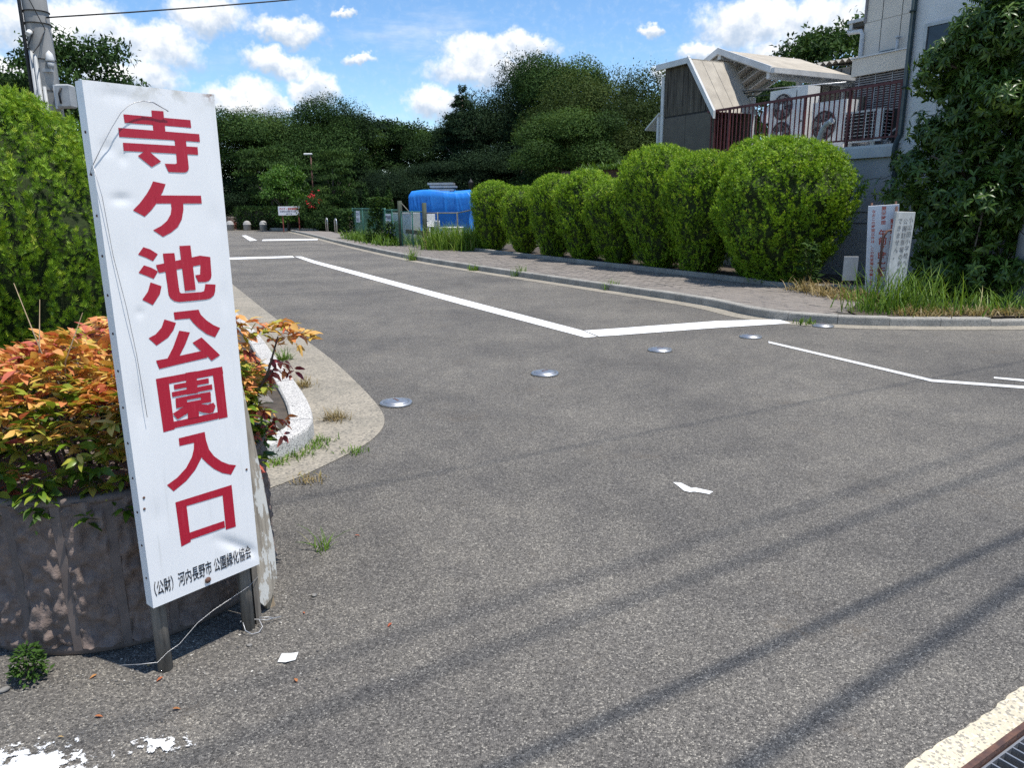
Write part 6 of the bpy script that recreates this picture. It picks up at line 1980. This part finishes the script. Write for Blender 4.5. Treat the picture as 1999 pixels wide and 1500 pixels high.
# ------------------------------------------------------------------ leaning signs at the right
s1 = thing('parking_sign', 'white sign with faded red vertical writing leaning left among the grass', 'sign', (5.25, 10.95, .1), None, rad(-18))
m = MB(); m.box((.17, 0, .68), (.40, .022, 1.32), 0, .003); part('board', m, M['board_white'], s1)
for x in (.02, .33):
    m = MB(); m.tube([(x, .03, -.05), (x, .03, 1.38)], .014, 8); part('post', m, M['rust'], s1)
text_mesh('駐車場の時間についてのお知らせ', .072, M['faded_red'], s1, (.30, -.013, 1.08), (rad(90), 0, 0), bold=.0018, vertical=True)
text_mesh('開園時間', .062, M['faded_red'], s1, (.175, -.013, 1.27), (rad(90), 0, 0), bold=.0012, vertical=True)
text_mesh('午前7時～午後', .115, M['faded_red'], s1, (.175, -.013, .90), (rad(90), 0, 0), bold=.003, vertical=True, gap=.92)
text_mesh('なおこの時間以外は、この駐車場を閉鎖します', .05, M['faded_red'], s1, (.045, -.013, 1.24), (rad(90), 0, 0), bold=.001, vertical=True)
s1.rotation_euler = (rad(2), rad(-3.5), rad(-18))
s2 = thing('school_sign', 'aged white sign with black vertical writing beside the red lettered one', 'sign', (5.33, 10.62, .1), None, rad(6))
m = MB(); m.box((.14, 0, .64), (.28, .05, 1.24), 0, .004); part('board', m, M['aged_white'], s2)
for x in (.03, .25):
    m = MB(); m.box((x, .04, .3), (.04, .03, .7)); part('post', m, M['post_wood'], s2)
for x, tx in ((.225, '小山田小学校への'), (.15, '公園駐車場の利用は'), (.07, 'できません。')):
    text_mesh(tx, .088, M['faded_black'], s2, (x, -.027, 1.10 if x < .2 else 1.12), (rad(90), 0, 0), sx=.78, bold=.0006, vertical=True, gap=1.12)
s2.rotation_euler = (0, rad(2.0), rad(6))
m = MB(); m.tube([(5.27, 10.70, .05), (5.27, 10.70, 1.0), (5.33, 10.71, 1.09), (5.41, 10.72, 1.10)], .018, 8); m.tube([(5.47, 10.80, .05), (5.47, 10.80, 1.43)], .016, 8)
tag(part('pipe_frame', m, M['rust']), 'rusty bent pipe between the two leaning signs', 'pipe')
s3 = thing('small_board', 'small grey board half hidden left of the red lettered sign', 'board', (5.10, 11.25, .1), None, rad(-15))
m = MB(); m.box((0, 0, .42), (.20, .02, .36), 0, .003); part('board', m, M['grey_box'], s3)
m = MB(); m.box((0, .02, .2), (.03, .02, .5)); part('post', m, M['post_wood'], s3)

# ------------------------------------------------------------------ utility pole and cables
up_ = thing('utility_pole', 'concrete utility pole with conduits rising behind the left cypresses', 'utility pole', (-6.33, 10.85, 0))
m = MB(); m.tube([(.02, 0, -.2), (0, 0, 4.0), (-.03, 0, 8.5)], [.175, .150, .125], 20); part('pole', m, M['pole'], up_)
for (dx, dy, r_, z1, mat) in ((-.12, -.13, .018, 8.3, 'cable'), (-.155, -.10, .014, 8.3, 'cable'), (-.14, -.12, .012, 8.3, 'cable'), (-.06, -.165, .03, 3.55, 'grey_box'), (.0, -.18, .026, 3.5, 'grey_box'), (.06, -.165, .022, 3.1, 'grey_box')):
    m = MB(); m.tube([(dx * 1.1, dy * 1.1, 0), (dx, dy, z1 * .5), (dx * .92, dy * .92, z1)], r_, 8); part('conduit', m, M[mat], up_)
for z_ in (4.05, 3.9, 3.45, 3.05):
    m = MB(); m.tube([(0, 0, z_), (0, 0, z_ + .012)], .165, 20); part('band', m, M['cable'], up_)
cm = part('camera_body', (lambda b: (b.tube([(-.02, -.17, 3.78), (-.02, -.23, 3.74)], [.035, .03], 10), b)[1])(MB()), M['white_plastic'], up_)
m = MB(); m.lathe([(.05, .0), (.055, .02), (.04, .1), (.001, .14)], (.165, -.12, 3.42), 10); part('sensor_cap', m, M['white_plastic'], up_)
m = MB(); m.box((.10, -.12, 3.31), (.17, .05, .04)); m.lathe([(.03, 0), (.045, .08)], (.165, -.12, 3.33), 10); part('sensor_arm', m, M['grey_box'], up_)
m = MB(); m.box((.30, -.10, 2.98), (.19, .16, .30), 0, .02); bx_ = part('junction_box', m, M['grey_box'], up_)
m = MB(); m.box((.19, -.10, 2.97), (.03, .12, .3)); part('box_bracket', m, M['fascia'], up_)
m = MB(); m.tube([(.27, -.19, 2.88), (.27, -.21, 3.0), (.30, -.19, 3.08)], .012, 6); part('box_cable', m, M['cable'], up_)
m = MB(); m.tube([(.02, -.15, 3.8), (-.06, -.19, 3.6), (.0, -.2, 3.52), (.08, -.17, 3.62), (.12, -.08, 3.8)], .008, 6); part('loop_cable', m, M['cable'], up_)
m = MB()
a, b = Vector((-6.18, 10.8, 3.98)), Vector((8.3, 17.7, 7.6))
m.tube([a.lerp(b, t_) + Vector((0, 0, -.30 * 4 * t_ * (1 - t_))) for t_ in [k / 16 for k in range(17)]], .010, 6)
tag(part('service_cable', m, M['cable']), 'thin black cable running right from the utility pole', 'cable')
m = MB()
a, b = Vector((-6.2, 10.78, 3.83)), Vector((-4.6, 6.0, 5.6))
m.tube([a, a.lerp(b, .5) + Vector((0, 0, -.03)), b], .006, 6)
tag(part('service_cable', m, M['cable']), 'thin cable slanting up from the utility pole', 'cable')
# street cables overhead: only their shadows are seen on the asphalt
off = Vector((SUN_DIR.x, SUN_DIR.y, 0)) / SUN_DIR.z
for k, (p, q, hz, r_) in enumerate((((-.01, 1.75), (2.37, 3.18), 7.4, .016), ((.65, 1.74), (2.05, 2.71), 8.6, .021), ((.18, 2.44), (3.02, 4.16), 10.5, .013), ((.0, 2.62), (3.0, 4.42), 11.0, .010), ((1.9, 5.32), (4.91, 6.96), 8.8, .007))):
    p, q = Vector((*p, 0)), Vector((*q, 0))
    d_ = (q - p).normalized()
    a, b = p - d_ * 22 + off * hz + Vector((0, 0, hz)), p + d_ * 26 + off * hz + Vector((0, 0, hz))
    m = MB(); m.tube([a.lerp(b, t_) for t_ in [j / 12 for j in range(13)]], r_, 8)
    tag(part('street_cable', m, M['cable']), ('cable casting the middle shadow across the foreground', 'thick cable casting the lowest shadow across the foreground', 'cable casting the broad faint shadow in the middle of the asphalt', 'cable casting the faint double shadow in the middle of the asphalt', 'cable casting the faintest shadow at the right edge')[k], 'cable', 'cables above the street')

# ------------------------------------------------------------------ small things on the ground
g_ = np.random.default_rng(23)
n = 700
ang = g_.uniform(-2.6, -.1, n)
rr = .60 + np.abs(g_.normal(size=n)) * .28
px = -1.575 + rr * np.cos(ang); py = 2.81 + rr * np.sin(ang)
ICO = ([(0, 0, 1), (.9, 0, .3), (.28, .86, .3), (-.73, .53, .3), (-.73, -.53, .3), (.28, -.86, .3), (0, 0, -.6)],
       [(0, 1, 2), (0, 2, 3), (0, 3, 4), (0, 4, 5), (0, 5, 1), (6, 2, 1), (6, 3, 2), (6, 4, 3), (6, 5, 4), (6, 1, 5)])
a = g_.uniform(0, 6.283, n)
fr = frames(np.stack([np.cos(a), np.sin(a), np.zeros(n)], 1), np.tile([0, 0, 1.0], (n, 1)))
s = g_.uniform(.0015, .0055, n)
v_, f_, t_ = scatter(*ICO, np.stack([px, py, s * .3], 1), fr, np.stack([s * g_.uniform(.7, 1.5, n), s, s * .6], 1), g_.uniform(0, 1, n))
M['gravel'] = leaf_mat('gravel', [(0, (.05, .05, .052)), (.5, (.16, .15, .135)), (.85, (.34, .32, .28)), (1, (.55, .52, .46))], rough=.8, trans=0.0)
o = link('gravel', arrays_mesh('gravel', v_, f_, t_), M['gravel']); o['kind'] = 'stuff'
tag(o, 'loose grit on the asphalt round the foot of the planter', 'gravel')
LV = [(-1.271, 1.949, 'russet'), (-1.225, 2.196, 'yellow'), (-1.376, 2.157, 'orange'), (-.74, 3.2, 'red'), (-.703, 2.107, 'brown'), (-1.15, 2.14, 'pink'), (-1.33, 1.86, 'small yellow'), (-.79, 2.52, 'tiny red'), (-.45, 2.45, 'dark red'), (-1.05, 1.98, 'curled brown')]
PL = ['above the paint blotch', 'below the planter', 'beside the feathery weed', 'right of the weathered board', 'in front of the sign', 'at the left sign post', 'at the rim of the paint blotch', 'beside the wire loop', 'on open asphalt right of the sign', 'between blotch and flecks']
for k, (x, y, c) in enumerate(LV):
    v_, f_, t_ = scatter(*LEAF8, np.zeros((1, 3)), frames(np.array([[math.cos(k * 2.1), math.sin(k * 2.1), .05]]), np.array([[0.1, .1, 1.0]])), np.array([.026 if k not in (6, 7) else .018]), np.array([(.2, .95, .5, .05, .3, .1, .9, .1, .0, .35)[k]]))
    o = link('fallen_leaf', arrays_mesh('fallen_leaf', v_, f_, t_, True), M['litter_leaf'], None, (x, y, .006))
    tag(o, c + ' fallen leaf ' + PL[k], 'leaf', 'fallen leaves on the asphalt')
m = MB()
m.add([(-.03, -.022, .002), (.0, -.03, .006), (.028, -.012, .003), (.03, .02, .012), (.004, .026, .004), (-.026, .016, .010), (0, 0, .014)], [(0, 1, 6), (1, 2, 6), (2, 3, 6), (3, 4, 6), (4, 5, 6), (5, 0, 6)])
o = tag(part('paper_scrap', m, M['litter']), 'crumpled white scrap on the asphalt right of the sign post', 'litter'); o.location = (-.77, 2.24, .002)
for k, (x, y, s, lab) in enumerate(((-1.2, 2.25, .011, 'round dark pebble at the planter under the sign'), (-1.63, 2.08, .013, 'grey pebble beside the feathery weed'), (-.79, 2.66, .010, 'orange brown stone beside the wire loop'), (-.93, 2.32, .008, 'small stone in front of the right sign post'), (-1.675, 2.2, .012, 'pale pebble at the left edge under the planter'))):
    m = MB(); m.lathe([(.3 * s, -.5 * s), (.8 * s, -.3 * s), (1.1 * s, .1 * s), (.8 * s, .5 * s), (.3 * s, .65 * s), (.001, .68 * s)], seg=9)
    o = tag(part('pebble', m, M['pebble']), lab, 'pebble', 'pebbles round the planter'); o.location = (x, y, s * .4); o.scale = (1.3, 1, .8); o.rotation_euler = (0, 0, k)
